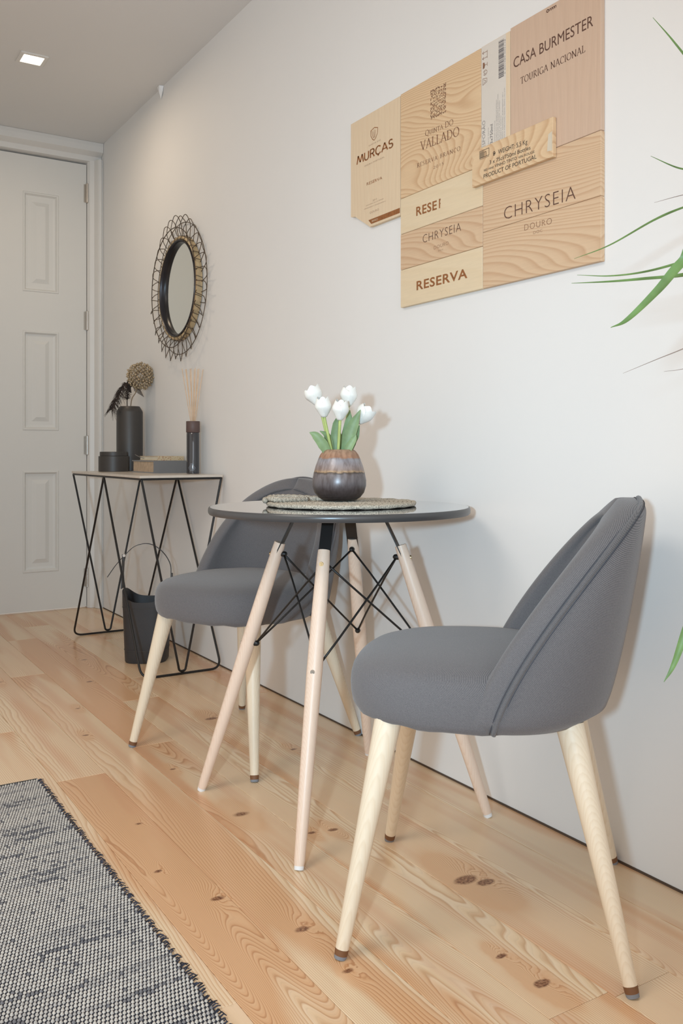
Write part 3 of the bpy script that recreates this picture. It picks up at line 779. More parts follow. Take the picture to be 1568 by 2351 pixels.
lb.build('label_text', lm, rd, smooth=0)
reed_m = plain('pale_reed', srgb(222, 188, 152), 0.7, var=0.15, nscale=20)
rr = random.Random(11)
for k_, (ru, fu) in enumerate([(-.046, .0), (-.034, .02), (-.024, -.02), (-.014, .01), (-.006, -.01), (.002, .02), (.010, 0), (.018, .015), (.028, -.015), (.042, .0)]):
    base = Vector((DF[0], DF[1], STZ+0.2197))+Rv*(ru*0.22)+Fv*(fu*0.3)
    tip = Vector((DF[0], DF[1], STZ+0.2197+0.225-rr.random()*0.01))+Rv*ru+Fv*fu
    o = MB().tube([(0, 0, 0), tip-base], 0.0013, 6).build('reed', reed_m, None, base)
    tag(o, 'thin pale reed stick standing in the dark blue diffuser bottle', 'reed', 'reed sticks in the diffuser')
# dried seed ball on a stem, and a dark feather, in the black vase
BV = Vector((-0.098, 4.190, STZ+0.309))
bc = Rv*0.052+Fv*0.0+Up*0.145
ball = thing('dried_allium', 'dried round beige seed head on a stem in the black vase', 'dried flower', BV)
MB().tube(spline([(0.004, 0, -0.2), (0.006, 0, 0.01), Rv*0.03+Up*0.07, bc], 8), 0.0022, 6).build('stem', plain('dry_stem', srgb(140, 120, 96), 0.8), ball)
sm = MB(); rr = random.Random(2)
npt = 230
for i in range(npt):
    zc = 1-2*(i+.5)/npt; ph = i*2.39996; rxy = math.sqrt(1-zc*zc)
    d = Vector((rxy*math.cos(ph), rxy*math.sin(ph), zc)); u0 = d.orthogonal().normalized(); w0 = d.cross(u0)
    rad = 0.060+rr.uniform(-.005, .005); c_ = bc+d*rad; s_ = 0.0042+rr.random()*0.0018
    sm.tube([bc+d*0.02, bc+d*(rad-0.004)], 0.0006, 4)
    R_ = []
    for q in range(4):
        a = PI*(q+.5)/4
        R_.append([c_-d*s_*1.1*math.cos(a)+(u0*math.cos(2*PI*k_/6)+w0*math.sin(2*PI*k_/6))*s_*math.sin(a) for k_ in range(6)])
    sm.rings(R_)
o = sm.build('seed_pods', plain('dry_seed', srgb(176, 156, 126), 0.35, 0.25, var=0.4, nscale=150), ball, smooth=180); o['kind'] = 'stuff'
fe = thing('feather_plume', 'drooping dark brown feather plume hanging over the rim of the black vase', 'feather', BV)
fp = spline([(-0.004, 0, -0.1), (-0.012, 0, 0.0), Rv*-0.012+Up*0.05, Rv*-0.012+Up*0.11, Rv*-0.030+Up*0.085+Fv*-.02, Rv*-0.052+Up*0.03+Fv*-.045, Rv*-0.072+Up*-0.02+Fv*-.06], 10)
fdark = plain('dark_feather', srgb(58, 46, 40), 0.8, var=0.3, nscale=60)
MB().tube(fp, 0.0022, 6).build('quill', fdark, fe, smooth=180)
bb = MB(); rr = random.Random(8)
for i in range(16, len(fp)-1):
    tg = (fp[i+1]-fp[i-1]).normalized()
    for q in range(9):
        sgn = rr.choice((-1, 1)); L = rr.uniform(.018, .04)*(1.15 if i > 35 else .75)
        d = (tg*0.5+(Rv*sgn*rr.uniform(.2, .8))+Fv*rr.uniform(-.5, .2)+Up*rr.uniform(-.2, .2)).normalized()
        p0 = fp[i]; p1 = p0+d*L*.5; p2 = p0+d*L-Up*L*.45
        bb.tube([p0, p1, p2], [0.0013, 0.0010, 0.0003], 4)
for i in range(12):
    a = i/11; root = Rv*(-0.006+.014*a)+Up*(0.10-.005*a)
    p1 = root+Rv*(.016+.016*a)+Up*(.012-.012*a); p2 = root+Rv*(.03+.03*a)+Up*(-.028-.022*a)
    bb.tube(spline([root+Up*-.03, root, p1, p2], 4), 0.0009, 4)
o = bb.build('barbs', fdark, fe, smooth=180); o['kind'] = 'stuff'

# ------------------------------------------------------------------ leather bin with strap handle
bn = thing('waste_bin', 'black leather bin with a strap handle under the side table', 'bin', (-0.214, 3.620, 0), math.radians(-30))
def bring(z, sc, wav=0.0):
    R_ = []
    for i in range(64):
        a = 2*PI*i/64; c = math.cos(a); s = math.sin(a)
        n_ = 3.2
        R_.append((sc*0.093*math.copysign(abs(c)**(2/n_), c), sc*0.093*math.copysign(abs(s)**(2/n_), s), z+wav*(c*c)))
    return R_
bb = MB()
outer = [bring(0.0005, 0.90), bring(0.006, 0.93), bring(0.10, 0.97), bring(0.20, 1.01), bring(0.235, 1.03, .0), bring(0.252, 1.04, 0.045)]
inner = [bring(0.252, 0.995, 0.045), bring(0.22, 0.985), bring(0.10, 0.93), bring(0.012, 0.88)]
bb.rings(outer+inner, True, True); bb.build('body', M['leather'], bn, smooth=40)
for zz, sc in ((0.228, 1.030), (0.052, 0.955)):
    q = MB(); q.tube(bring(zz, sc), 0.0012, 5, closed=True); q.build('stitching', M['matte_black'], bn, smooth=180)
q = MB(); q.tube([(0.0, -0.0835, 0.004), (0.0, -0.0885, 0.15), (0.0, -0.0935, 0.245)], 0.0014, 5); q.build('seam', M['matte_black'], bn, smooth=180); q = MB(); q.tube([(-0.004, 0.0835, 0.004), (-0.004, 0.0885, 0.15), (-0.004, 0.0935, 0.245)], 0.0014, 5); q.build('seam', M['matte_black'], bn, smooth=180)
def strap_mb(pts, hw, ht):
    m_ = MB(); C_ = spline(pts, 10); R_ = []
    for i, p in enumerate(C_):
        tg = (C_[min(i+1, len(C_)-1)]-C_[max(i-1, 0)]).normalized(); sd = Vector((0, 1, 0)); nn_ = tg.cross(sd).normalized()
        R_.append([p-sd*hw-nn_*ht, p+sd*hw-nn_*ht, p+sd*hw+nn_*ht, p-sd*hw+nn_*ht])
    m_.rings(R_); return m_
sl = MB()
sl.rings([[(-0.104, -0.03, 0.30), (-0.104, 0.03, 0.30), (-0.099, 0.03, 0.30), (-0.099, -0.03, 0.30)], [(-0.103, -0.016, 0.36), (-0.103, 0.016, 0.36), (-0.099, 0.016, 0.36), (-0.099, -0.016, 0.36)], [(-0.103, -0.006, 0.44), (-0.103, 0.006, 0.44), (-0.092, 0.006, 0.44), (-0.092, -0.006, 0.44)]])
sl.build('strap_tab', M['leather'], bn, smooth=0); sl = MB(); sl.rings([[(0.104, -0.03, 0.30), (0.099, -0.03, 0.30), (0.099, 0.03, 0.30), (0.104, 0.03, 0.30)][::1], [(0.106, -0.012, 0.36), (0.101, -0.012, 0.36), (0.101, 0.012, 0.36), (0.106, 0.012, 0.36)]])
sl.build('strap_tab', M['leather'], bn, smooth=0)
strap_mb([(0.100, 0, 0.335), (0.096, 0, 0.40), (0.060, 0, 0.455), (0.008, 0, 0.484), (-0.050, 0, 0.474), (-0.094, 0, 0.435), (-0.130, 0, 0.395), (-0.165, 0, 0.345)], 0.0045, 0.0013).build('strap_handle', M['leather'], bn, smooth=60)
rv = MB(); rv.tube([(-0.094, -0.010, 0.436), (-0.094, 0.010, 0.436)], [0.006, 0.006], 14); rv.build('rivet', M['steel'], bn)

# ------------------------------------------------------------------ sunburst mirror on the right wall
mr = thing('sunburst_mirror', 'round wall mirror in a dark rim with a ring of looped rattan wire', 'mirror', (-0.001, 3.757, 1.593))
mir, _, mb_ = nt('mirror_silver'); mb_.inputs['Metallic'].default_value = 1; mb_.inputs['Roughness'].default_value = 0.02; mb_.inputs['Base Color'].default_value = (0.78, 0.79, 0.75, 1)
def wl(r, a, x): return (x, r*math.cos(a), r*math.sin(a))
def ringpath(r, x, n=96): return [wl(r, 2*PI*i/n, x) for i in range(n)]
def wlathe(prof, n=96):
    m_ = MB(); m_.rings([[wl(r, -2*PI*i/n, x) for i in range(n)] for r, x in prof], False, False); return m_
RG = 0.205
gm = MB(); gm.rings([ringpath(RG+0.002, -0.010, 64), ringpath(RG+0.001, -0.0102, 64)], False, True); gm.f[-1] = gm.f[-1][::-1]
gm.build('mirror_glass', mir, mr, smooth=0)
wlathe([(RG-0.002, -0.0105), (RG-0.002, -0.026), (RG+0.003, -0.032), (RG+0.007, -0.031), (RG+0.010, -0.025), (RG+0.010, -0.001)]).build('rim', plain('dark_bronze_rim', srgb(52, 50, 54), 0.3, 0.5), mr, smooth=40)
wlathe([(RG+0.0102, -0.026), (RG+0.016, -0.030), (RG+0.022, -0.026), (RG+0.024, -0.002)]).build('rattan_band', plain('tan_rattan', srgb(188, 164, 126), 0.6, var=0.2, nscale=40), mr, smooth=40)
bw_ = plain('brown_rattan_wire', srgb(76, 62, 48), 0.5, var=0.35, nscale=30)
tie = MB()
for i in range(36):
    a = 2*PI*(i+.5)/36
    tie = MB(); tie.tube([wl(RG+0.006, a, -0.033), wl(RG+0.014, a, -0.0325), wl(RG+0.0245, a, -0.028), wl(RG+0.0262, a+0.03, -0.004)], 0.0013, 5)
    tie.build('binding', bw_, mr, smooth=180)
MB().tube(ringpath(0.262, -0.048), 0.0021, 6, closed=True).build('wire_ring', bw_, mr, smooth=180)
MB().tube(ringpath(0.290, -0.008), 0.0016, 6, closed=True).build('wire_ring', bw_, mr, smooth=180)
rr = random.Random(4)
nl_ = 33
for i in range(nl_):
    a = 2*PI*i/nl_; da = 2*PI/nl_*0.62; Ro = 0.322+rr.uniform(-.012, .010)
    lo = MB(); lo.tube(spline([wl(RG+0.024, a-da*.9, -0.028), wl(0.262, a-da*.55, -0.044), wl(Ro-0.012, a-da*.34, -0.034), wl(Ro, a, -0.028), wl(Ro-0.012, a+da*.36, -0.020), wl(0.285, a+da*.6, -0.010), wl(RG+0.024, a+da*.95, -0.006)], 5), 0.0017, 5)
    lo.build('wire_loop', bw_, mr, smooth=180)

# ------------------------------------------------------------------ wine-crate panels
TXT = [('bur','CASA BURMESTER','sans',1.6137,1.7920,1.3638,1.7939,0.0262),('bur','TOURIGA NACIONAL','serif',1.5900,1.7455,1.3855,1.7461,0.0156),
('val','QUINTA DO','serif',1.9647,1.7340,1.8417,1.7283,0.0149),('val','VALLADO','serif',1.9851,1.7008,1.8162,1.6926,0.0240),('val','RESERVA BRANCO','serif',2.0014,1.6578,1.8114,1.6528,0.0109),('val','2015','thin',1.9278,1.6339,1.8831,1.6341,0.0082),
('mur','MURÇAS','mono',2.3093,1.7498,2.1138,1.7496,0.0240),('mur','QUINTA DOS','thin',2.2441,1.7864,2.1799,1.7864,0.0039),('mur','DOURO PORTUGAL','thin',2.2660,1.7311,2.1607,1.7304,0.0046),('mur','RESERVA','sans',2.2550,1.6719,2.1724,1.6704,0.0092),('mur','2012','thin',2.2225,1.6165,2.2009,1.6173,0.0052),('mur','DENOMINACAO DE ORIGEM','thin',2.2581,1.6103,2.1665,1.6100,0.0030),('mur','PRODUZIDO E ENGARRAFADO','thin',2.2677,1.6021,2.1546,1.6004,0.0032),('mur','DOURO','thin',2.2365,1.5828,2.1903,1.5827,0.0065),
('rea','RESE','bold',2.0052,1.5250,1.9130,1.5225,0.0250),('chs','CHRYSEIA','thin',1.9752,1.4432,1.8111,1.4429,0.0240),('chs','DOURO','thin',1.9251,1.4157,1.8630,1.4174,0.0100),('chs','DOC','thin',1.9063,1.4068,1.8842,1.4073,0.0041),
('reb','RESERVA','bold',2.0038,1.3183,1.7855,1.3172,0.0254),('chr','CHRYSEIA','thin',1.6473,1.4347,1.4147,1.4305,0.0329),('chr','DOURO','thin',1.5765,1.3937,1.4872,1.3909,0.0155),('chr','DOC','thin',1.5466,1.3794,1.5168,1.3793,0.0071),
('box','WEIGHT: 5,5 Kg','sans',1.6552,1.5954,1.5540,1.5914,0.0116),('box','3 x 75cl/750ml Bottles','sans',1.6862,1.5788,1.5437,1.5753,0.0100),('box','VINHO TINTO','sans',1.6673,1.5659,1.5898,1.5644,0.0080),('box','RED WINE','sans',1.7073,1.5667,1.6713,1.5659,0.0055),('box','VIN ROUGE','sans',1.5847,1.5644,1.5304,1.5637,0.0060),('box','PRODUCT OF PORTUGAL','sans',1.7086,1.5496,1.5239,1.5486,0.0108)]
burn = plain('burnt_lettering', srgb(92, 62, 50), 0.8, var=0.25, nscale=90)
burn_l = plain('light_burnt_lettering', srgb(134, 96, 72), 0.8, var=0.25, nscale=90)
burn_o = plain('orange_brown_branding', srgb(146, 92, 50), 0.8, var=0.2, nscale=90)
ink = plain('black_stamp_ink', srgb(48, 42, 38), 0.8, var=0.3, nscale=120)
grey_ink = plain('grey_ink', srgb(98, 92, 94), 0.8, var=0.2, nscale=90)
crate = dict(
 pine=wood('pine_panel', srgb(216, 186, 153), srgb(188, 146, 111), 95, 3.2, 'Y', 'Z', 0.6, 0.16, 0.9, nfreq=5.5),
 cath=wood('figured_pine_panel', srgb(224, 194, 156), srgb(190, 146, 106), 60, 4.8, 'Y', 'Z', 0.6, 0.30, 0.9, nfreq=4.5),
 birch=wood('pale_birch_panel', srgb(226, 204, 174), srgb(220, 194, 162), 60, 1.5, 'Z', 'Y', 0.6, 0.08, 0.6),
 pale=wood('pale_poplar_panel', srgb(226, 206, 174), srgb(220, 196, 160), 40, 1.5, 'Y', 'Z', 0.6, 0.1, 0.5),
 pink=wood('pinkish_plywood_panel', srgb(207, 179, 156), srgb(199, 169, 146), 50, 1.5, 'Z', 'Y', 0.6, 0.08, 0.6),
 paper=plain('off_white_label_paper', srgb(214, 206, 196), 0.7, var=0.02))
T_ = 0.012
# stroke serif glyphs: list of polylines in a unit-height box; (width, strokes)
def arc(cx, cy, rx, ry, a0, a1, n=14): return [(cx+rx*math.cos(math.radians(a0+(a1-a0)*i/n)), cy+ry*math.sin(math.radians(a0+(a1-a0)*i/n))) for i in range(n+1)]
def sf(x, y, w=.16): return [(x-w/2, y), (x+w/2, y)]
G = {'A': (.8, [[(.08, 0), (.40, 1)], [(.40, 1), (.74, 0)], [(.2, .36), (.6, .36)], sf(.08, 0), sf(.74, 0)]),
 'B': (.68, [[(.16, 0), (.16, 1)], [(.04, 1), (.36, 1)]+arc(.34, .76, .2, .24, 90, -90)[1:]+[(.16, .52)], arc(.34, .26, .26, .26, 90, -90)+[(.04, 0)]]),
 'C': (.76, [arc(.44, .5, .36, .5, 50, 310), [(.68, .70), (.70, .96)]]),
 'D': (.84, [[(.16, 0), (.16, 1)], [(.04, 1), (.34, 1)]+arc(.34, .5, .42, .5, 90, -90)[1:]+[(.04, 0)]]),
 'E': (.64, [[(.16, 0), (.16, 1)], [(.04, 1), (.56, 1), (.57, .86)], [(.16, .52), (.46, .52)], [(.04, 0), (.58, 0), (.62, .18)]]),
 'G': (.82, [arc(.44, .5, .36, .5, 50, 340), [(.74, .06), (.74, .42)], sf(.72, .42, .2)]),
 'I': (.34, [[(.17, 0), (.17, 1)], sf(.17, 0, .26), sf(.17, 1, .26)]),
 'L': (.62, [[(.16, 0), (.16, 1)], sf(.16, 1, .26), [(.04, 0), (.56, 0), (.60, .2)]]),
 'N': (.86, [[(.14, 0), (.14, 1)], [(.08, 1), (.72, 0)], [(.72, 0), (.72, 1)], sf(.14, 0), sf(.72, 1)]),
 'O': (.90, [arc(.45, .5, .38, .5, 0, 360, 26)]),
 'P': (.62, [[(.16, 0), (.16, 1)], [(.04, 1), (.34, 1)]+arc(.34, .74, .22, .26, 90, -90)[1:]+[(.16, .48)], sf(.16, 0, .26)]),
 'Q': (.92, [arc(.45, .5, .38, .5, 0, 360, 26), [(.42, .02), (.62, -.16), (.90, -.22)]]),
 'R': (.74, [[(.16, 0), (.16, 1)], [(.04, 1), (.34, 1)]+arc(.34, .75, .2, .25, 90, -90)[1:]+[(.16, .5)], [(.34, .5), (.68, 0)], sf(.16, 0, .26), sf(.69, 0, .12)]),
 'S': (.58, [arc(.28, .74, .2, .26, 40, 250, 12)+arc(.28, .26, .22, .26, 80, -140, 12)]),
 'T': (.74, [[(.37, 0), (.37, 1)], [(.05, .86), (.06, 1), (.68, 1), (.69, .86)], sf(.37, 0, .26)]),
 'U': (.82, [[(.16, 1), (.16, .34)]+arc(.41, .30, .25, .30, 180, 360)[1:]+[(.66, 1)], sf(.16, 1), sf(.66, 1)]),
 'V': (.78, [[(.06, 1), (.40, 0)], [(.40, 0), (.70, 1)], sf(.06, 1), sf(.70, 1)]), ' ': (.4, [])}
GB = {'M': (1.02, [[(.02, 0), (.20, 1), (.50, .12), (.80, 1), (.98, 0)]]), 'U': (.80, [[(.08, 1), (.08, .34)]+arc(.37, .34, .29, .34, 180, 360)[1:]+[(.66, 1)]]),
 'R': (.72, [[(.08, 0), (.08, 1), (.36, 1)]+arc(.36, .74, .24, .26, 90, -90)[1:]+[(.08, .48)], [(.36, .48), (.64, 0)]]),
 'Ç': (.84, [arc(.44, .5, .38, .5, 42, 318, 20), [(.46, .0), (.40, -.20)]]), 'A': (.90, [[(.02, 0), (.42, 1), (.82, 0)], [(.18, .30), (.66, .30)]]),
 'S': (.64, [arc(.30, .74, .24, .26, 30, 250, 12)+arc(.30, .26, .26, .26, 80, -150, 12)])}
def strokes(mb, polys, put, thick, thin):
    for pl_ in polys:
        for i in range(len(pl_)-1):
            (xa, ya), (xb, yb2) = pl_[i], pl_[i+1]; L = math.hypot(xb-xa, yb2-ya)
            if L < 1e-6: continue
            dx, dy = (xb-xa)/L, (yb2-ya)/L; w = (thin+(thick-thin)*abs(dy)*(1 if dx*dy <= 0.02 or thin > .1 else 0.45))/2
            ex = 0.1*w
            q = [(xa-dx*ex-dy*w, ya-dy*ex+dx*w), (xa-dx*ex+dy*w, ya-dy*ex-dx*w), (xb+dx*ex+dy*w, yb2+dy*ex-dx*w), (xb+dx*ex-dy*w, yb2+dy*ex+dx*w)]
            mb.add([put(*p) for p in q], [(0, 1, 2, 3)])
dg = None
def letters(parent, s, style, yl, zl, yr, zr_, h, mat, xf, org, name='lettering'):
    mb = MB()
    if style in ('serif', 'mono'):
        w = 0; items = []
        for i, ch in enumerate(s):
            gw, st_ = (GB if style == 'mono' else G)[ch]; sc_ = 1.0
            if s in ('QUINTA DO',) and i not in (0, 7): sc_ = .8
            if s == 'QUINTA DO' and i == 8: sc_ = 1.0
            items.append((w, sc_, st_)); w += gw*sc_+(.06 if s != 'RESERVA BRANCO' else .18)
        W_ = yl-yr; kx = W_/w
        slope = (zr_-zl)/W_
        for x_, sc_, st_ in items:
            put = lambda a, b, x_=x_, sc_=sc_: (xf, yl-(x_+a*sc_)*kx, zl+(x_+a*sc_)*kx*slope+b*sc_*h)
            strokes(mb, st_, put, *((.17, .15) if style == 'mono' else (.13, .05)))
    else:
        cu = bpy.data.curves.new('t', 'FONT'); cu.body = s; cu.size = 1.0; cu.resolution_u = 3
        cu.offset = {'bold': .020, 'thin': -.016, 'sans': 0.0}[style]
        if style == 'bold': cu.space_character = 1.08
        if style == 'thin': cu.space_character = 1.12
        to = bpy.data.objects.new('t', cu); link(to)
        bpy.context.view_layer.update()
        me = bpy.data.meshes.new_from_object(to.evaluated_get(bpy.context.evaluated_depsgraph_get()))
        vs = [v.co.copy() for v in me.vertices]; fs = [tuple(p.vertices) for p in me.polygons]
        bpy.data.objects.remove(to); bpy.data.curves.remove(cu); bpy.data.meshes.remove(me)
        xs = [v.x for v in vs]; x0_, x1_ = min(xs), max(xs); cap = 0.73
        W_ = yl-yr; slope = (zr_-zl)/W_; kx = W_/(x1_-x0_)
        mb.add([(xf, yl-(v.x-x0_)*kx, zl+(v.x-x0_)*kx*slope+v.y/cap*h) for v in vs], fs)
    mb.v = [(a, b-org[1], c-org[2]) for a, b, c in mb.v]
    # give the print a hair of real thickness
    o = mb.build(name, mat, parent, smooth=0)
    return o
def panel(key, label, yl, yr, z0_, z1_, mat, th=T_, poly=None, split=None, back=0.0):
    org = (0, (yl+yr)/2, z0_)
    t = thing('crate_panel', label, 'wall decor', (-0.0004, org[1], org[2]), 0, 'wooden wine crate panels on the wall')
    if poly:
        m_ = MB(); P_ = [(y-org[1], z-org[2]) for y, z in poly]
        m_.rings([[(-0.0, y, z) for y, z in P_], [(-th, y, z) for y, z in P_]])
        m_.build('board', mat, t, smooth=0)
    elif split:
        MB().box(-th, 0, yr-org[1], yl-org[1], split-z0_+0.0004, z1_-z0_, 0.0008).build('board', mat, t, smooth=0)
        MB().box(-th, 0, yr-org[1], yl-org[1], 0, split-z0_-0.0004, 0.0008).build('board', mat, t, smooth=0)
    else:
        MB().box(-th, -back, yr-org[1], yl-org[1], 0, z1_-z0_, 0.0008).build('board', mat, t, smooth=0)
    for k_, s, sty, a, b, c, d, h in TXT:
        if k_ != key: continue
        mt = {'mur': burn_o, 'rea': burn_o, 'reb': burn_o, 'box': ink, 'val': burn_l}.get(k_, burn)
        if s in ('DOURO', 'DOC') or (k_ == 'mur' and sty == 'thin'): mt = burn_l
        letters(t, s, sty, a, b, c, d, h, mt, -th-0.0003, org)
    return t, org
PN = {}
PN['mur'] = panel('mur', 'pale birch crate panel at far left lettered MURÇAS, one corner cut away', 2.344, 2.082, 1.544, 1.884, crate['birch'], poly=[(2.344, 1.884), (2.082, 1.884), (2.082, 1.544), (2.238, 1.544), (2.319, 1.592), (2.344, 1.597)])
PN['val'] = panel('val', 'pine crate panel lettered QUINTA DO VALLADO with a square ornamental crest', 2.080, 1.733, 1.590, 1.887, crate['cath'])
PN['esp'] = panel('esp', 'narrow crate strip with a white printed label and barcode, between two larger panels', 1.7315, 1.6265, 1.575, 1.888, crate['birch'])
PN['bur'] = panel('bur', 'pinkish plywood crate panel at upper right lettered CASA BURMESTER', 1.625, 1.342, 1.562, 1.893, crate['pink'])
PN['rea'] = panel('rea', 'short pale crate board with a cut-off RESERVA inscription, below the crest panel', 2.080, 1.727, 1.4885, 1.589, crate['pale'])
PN['chs'] = panel('chs', 'striped pine crate board lettered with small thin CHRYSEIA, between two pale boards', 2.080, 1.727, 1.387, 1.4875, crate['pine'])
PN['reb'] = panel('reb', 'pale crate board at the bottom left lettered with complete RESERVA', 2.080, 1.727, 1.280, 1.386, crate['pale'])
PN['chr'] = panel('chr', 'large boldly grained pine crate panel at lower right lettered CHRYSEIA', 1.7255, 1.342, 1.280, 1.561, crate['pine'], split=1.4205)
PN['box'] = panel('box', 'small pine crate board stamped PRODUCT OF PORTUGAL, mounted proud over the joints', 1.753, 1.472, 1.5386, 1.6292, crate['cath'], th=0.024, back=0.0128)
def deco(key, name, mat):
    t, org = PN[key]; m_ = MB()
    th = 0.024 if key == 'box' else T_
    put = lambda y, z: (-th-0.0003, y-org[1], z-org[2])
    return m_, put, (lambda: m_.build(name, mat, t, smooth=0))
def rectf(m_, put, ya, yb3, za, zb3): m_.add([put(ya, za), put(yb3, za), put(yb3, zb3), put(ya, zb3)], [(0, 1, 2, 3)])
# MURCAS shield, brown band
m_, put, done = deco('mur', 'shield_emblem', burn_o)
sh = [(2.2335, 1.829), (2.214, 1.8345), (2.1955, 1.829), (2.197, 1.814), (2.205, 1.8025), (2.2145, 1.797), (2.224, 1.8025), (2.232, 1.814), (2.2335, 1.829)]
def st2(m_, put, pl_, w):
    for i in range(len(pl_)-1):
        (a, b), (c, d) = pl_[i], pl_[i+1]; L = math.hypot(c-a, d-b); nx2, nz2 = -(d-b)/L*w/2, (c-a)/L*w/2
        m_.add([put(a+nx2, b+nz2), put(a-nx2, b-nz2), put(c-nx2, d-nz2), put(c+nx2, d+nz2)], [(0, 1, 2, 3)])
st2(m_, put, sh, .0022)
for q in range(4): st2(m_, put, [(2.229-q*.007, 1.829-(q % 2)*.003), (2.224-q*.005, 1.815), (2.219-q*.003, 1.804)], .0013)
done()
m_, put, done = deco('mur', 'brown_band', burn_o)
m_.add([put(2.2455, 1.5655), put(2.0835, 1.5655), put(2.0835, 1.5510), put(2.2300, 1.5510)], [(0, 1, 2, 3)]); done()
letters(PN['mur'][0], 'BRANCO', 'sans', 2.226, 1.5555, 2.196, 1.5555, 0.006, crate['pale'], -T_-0.0006, PN['mur'][1])
# ornate crest on VALLADO
m_, put, done = deco('val', 'ornamental_crest', burn_l)
ya, yb4, za, zb4 = 1.941, 1.873, 1.771, 1.850
rr = random.Random(21)
for i in range(9):
    for j in range(11):
        cy_ = ya-(i+.5)*(ya-yb4)/9; cz_ = za+(j+.5)*(zb4-za)/11; R0 = 0.0031
        edge = i in (0, 8) or j in (0, 10)
        if 2 < i < 6 and 3 < j < 7: R0 *= .8
        a0 = rr.uniform(0, 360); ln = rr.uniform(150, 290)
        pl_ = [(cy_+R0*(1-.35*k_/8)*math.cos(math.radians(a0+ln*k_/8)), cz_+R0*(1-.35*k_/8)*math.sin(math.radians(a0+ln*k_/8))) for k_ in range(9)]
        st2(m_, put, pl_, .0024 if edge else .0017)
done()
# cut-off R of RESERVA on the second board
m_, put, done = deco('rea', 'cut_letter', burn_o)
rectf(m_, put, 1.9035, 1.8985, 1.5222, 1.5472); rectf(m_, put, 1.8985, 1.8965, 1.5425, 1.5472); rectf(m_, put, 1.8985, 1.8965, 1.5325, 1.5355); done()
# label strip
t, org = PN['esp']
MB().box(-T_-0.0004, -T_, 1.6405-org[1], 1.7305-org[1], 1.5765-org[2], 1.8865-org[2]).build('paper_label', crate['paper'], t, smooth=0)
m_ = MB(); put = lambda y, z: (-T_-0.0007, y-org[1], z-org[2])
rr = random.Random(9); z = 1.786
while z < 1.877:
    w = rr.choice([.0008, .0008, .0016, .0024]); rectf(m_, put, 1.6665, 1.6475, z, z+w); z += w+rr.choice([.0008, .0008, .0016])
m_.build('barcode', grey_ink, t, smooth=0)
def vert_text(s, y_base, z_start, z_end, capw, mt, sty='sans', name='lettering'):
    """text reading upward: baseline is the line y = y_base"""
    cu = bpy.data.curves.new('t', 'FONT'); cu.body = s; cu.resolution_u = 2; cu.offset = {'sans': 0, 'thin': -.016}[sty]
    to = bpy.data.objects.new('t', cu); link(to); bpy.context.view_layer.update()
    me = bpy.data.meshes.new_from_object(to.evaluated_get(bpy.context.evaluated_depsgraph_get()))
    vs = [v.co.copy() for v in me.vertices]; fs = [tuple(p.vertices) for p in me.polygons]
    bpy.data.objects.remove(to); bpy.data.curves.remove(cu); bpy.data.meshes.remove(me)
    x0_, x1_ = min(v.x for v in vs), max(v.x for v in vs); mb = MB()
    mb.add([(-T_-0.0007, y_base+v.y/.73*capw-org[1], z_start+(v.x-x0_)/(x1_-x0_)*(z_end-z_start)-org[2]) for v in vs], fs)
    mb.build(name, mt, t, smooth=0)
vert_text('5 601989 002118', 1.6420, 1.790, 1.874, 0.0035, grey_ink, 'thin')
vert_text('ESPORÃO', 1.7160, 1.632, 1.700, 0.012, grey_ink, 'thin')
vert_text('3x750ml', 1.6880, 1.634, 1.682, 0.010, grey_ink)
for q, (yy, za, zb5) in enumerate([(1.7025, .0, .045), (1.6790, .0, .055), (1.6730, .0, .105), (1.6675, .0, .118), (1.6620, .0, .10), (1.6565, .0, .06), (1.6505, .0, .115), (1.6440, .0, .125)]):
    vert_text(['VINHO TINTO', 'CONTEM SULFITOS', 'ENGARRAFADO NA ORIGEM POR ESPORAO', 'REGUENGOS DE MONSARAZ PORTUGAL', 'PRODUCE OF PORTUGAL ALENTEJO', 'RESERVA TINTO', 'VINHO REGIONAL ALENTEJANO 2011', 'WWW PORTUGAL VINHO TINTO 14% VOL'][q], yy, 1.632, 1.632+zb5, 0.0030, grey_ink, 'thin')
m_ = MB()
# handling symbols: arrows, goblet, recycling loop, umbrella
st2(m_, put, [(1.7085, 1.873), (1.7085, 1.853)], .001)
for zc in (1.870, 1.856): st2(m_, put, [(1.7085, zc), (1.7260, zc)], .0011); st2(m_, put, [(1.7215, zc+.0035), (1.7265, zc), (1.7215, zc-.0035)], .0011)
gob = [(1.7250, 1.846), (1.7250, 1.830), (1.7190, 1.831), (1.7165, 1.838), (1.7190, 1.845)]
m_.add([put(*p) for p in gob], [tuple(range(5))]); st2(m_, put, [(1.7165, 1.838), (1.7085, 1.838)], .0010); st2(m_, put, [(1.7085, 1.843), (1.7085, 1.833)], .0011)
st2(m_, put, [(1.7165+.0075*math.cos(math.radians(a)), 1.819+.0060*math.sin(math.radians(a))) for a in range(20, 330, 20)], .0012)
st2(m_, put, [(1.7165+.0038*math.cos(math.radians(a)), 1.819+.0030*math.sin(math.radians(a))) for a in range(-150, 130, 20)], .0011)
st2(m_, put, [(1.7250, 1.806), (1.7250, 1.790), (1.7095, 1.794), (1.7095, 1.803), (1.7250, 1.806)], .0010)
st2(m_, put, [(1.7215, 1.802), (1.7130, 1.797), (1.7215, 1.794)], .0009)
m_.build('handling_symbols', burn_l, t, smooth=0)
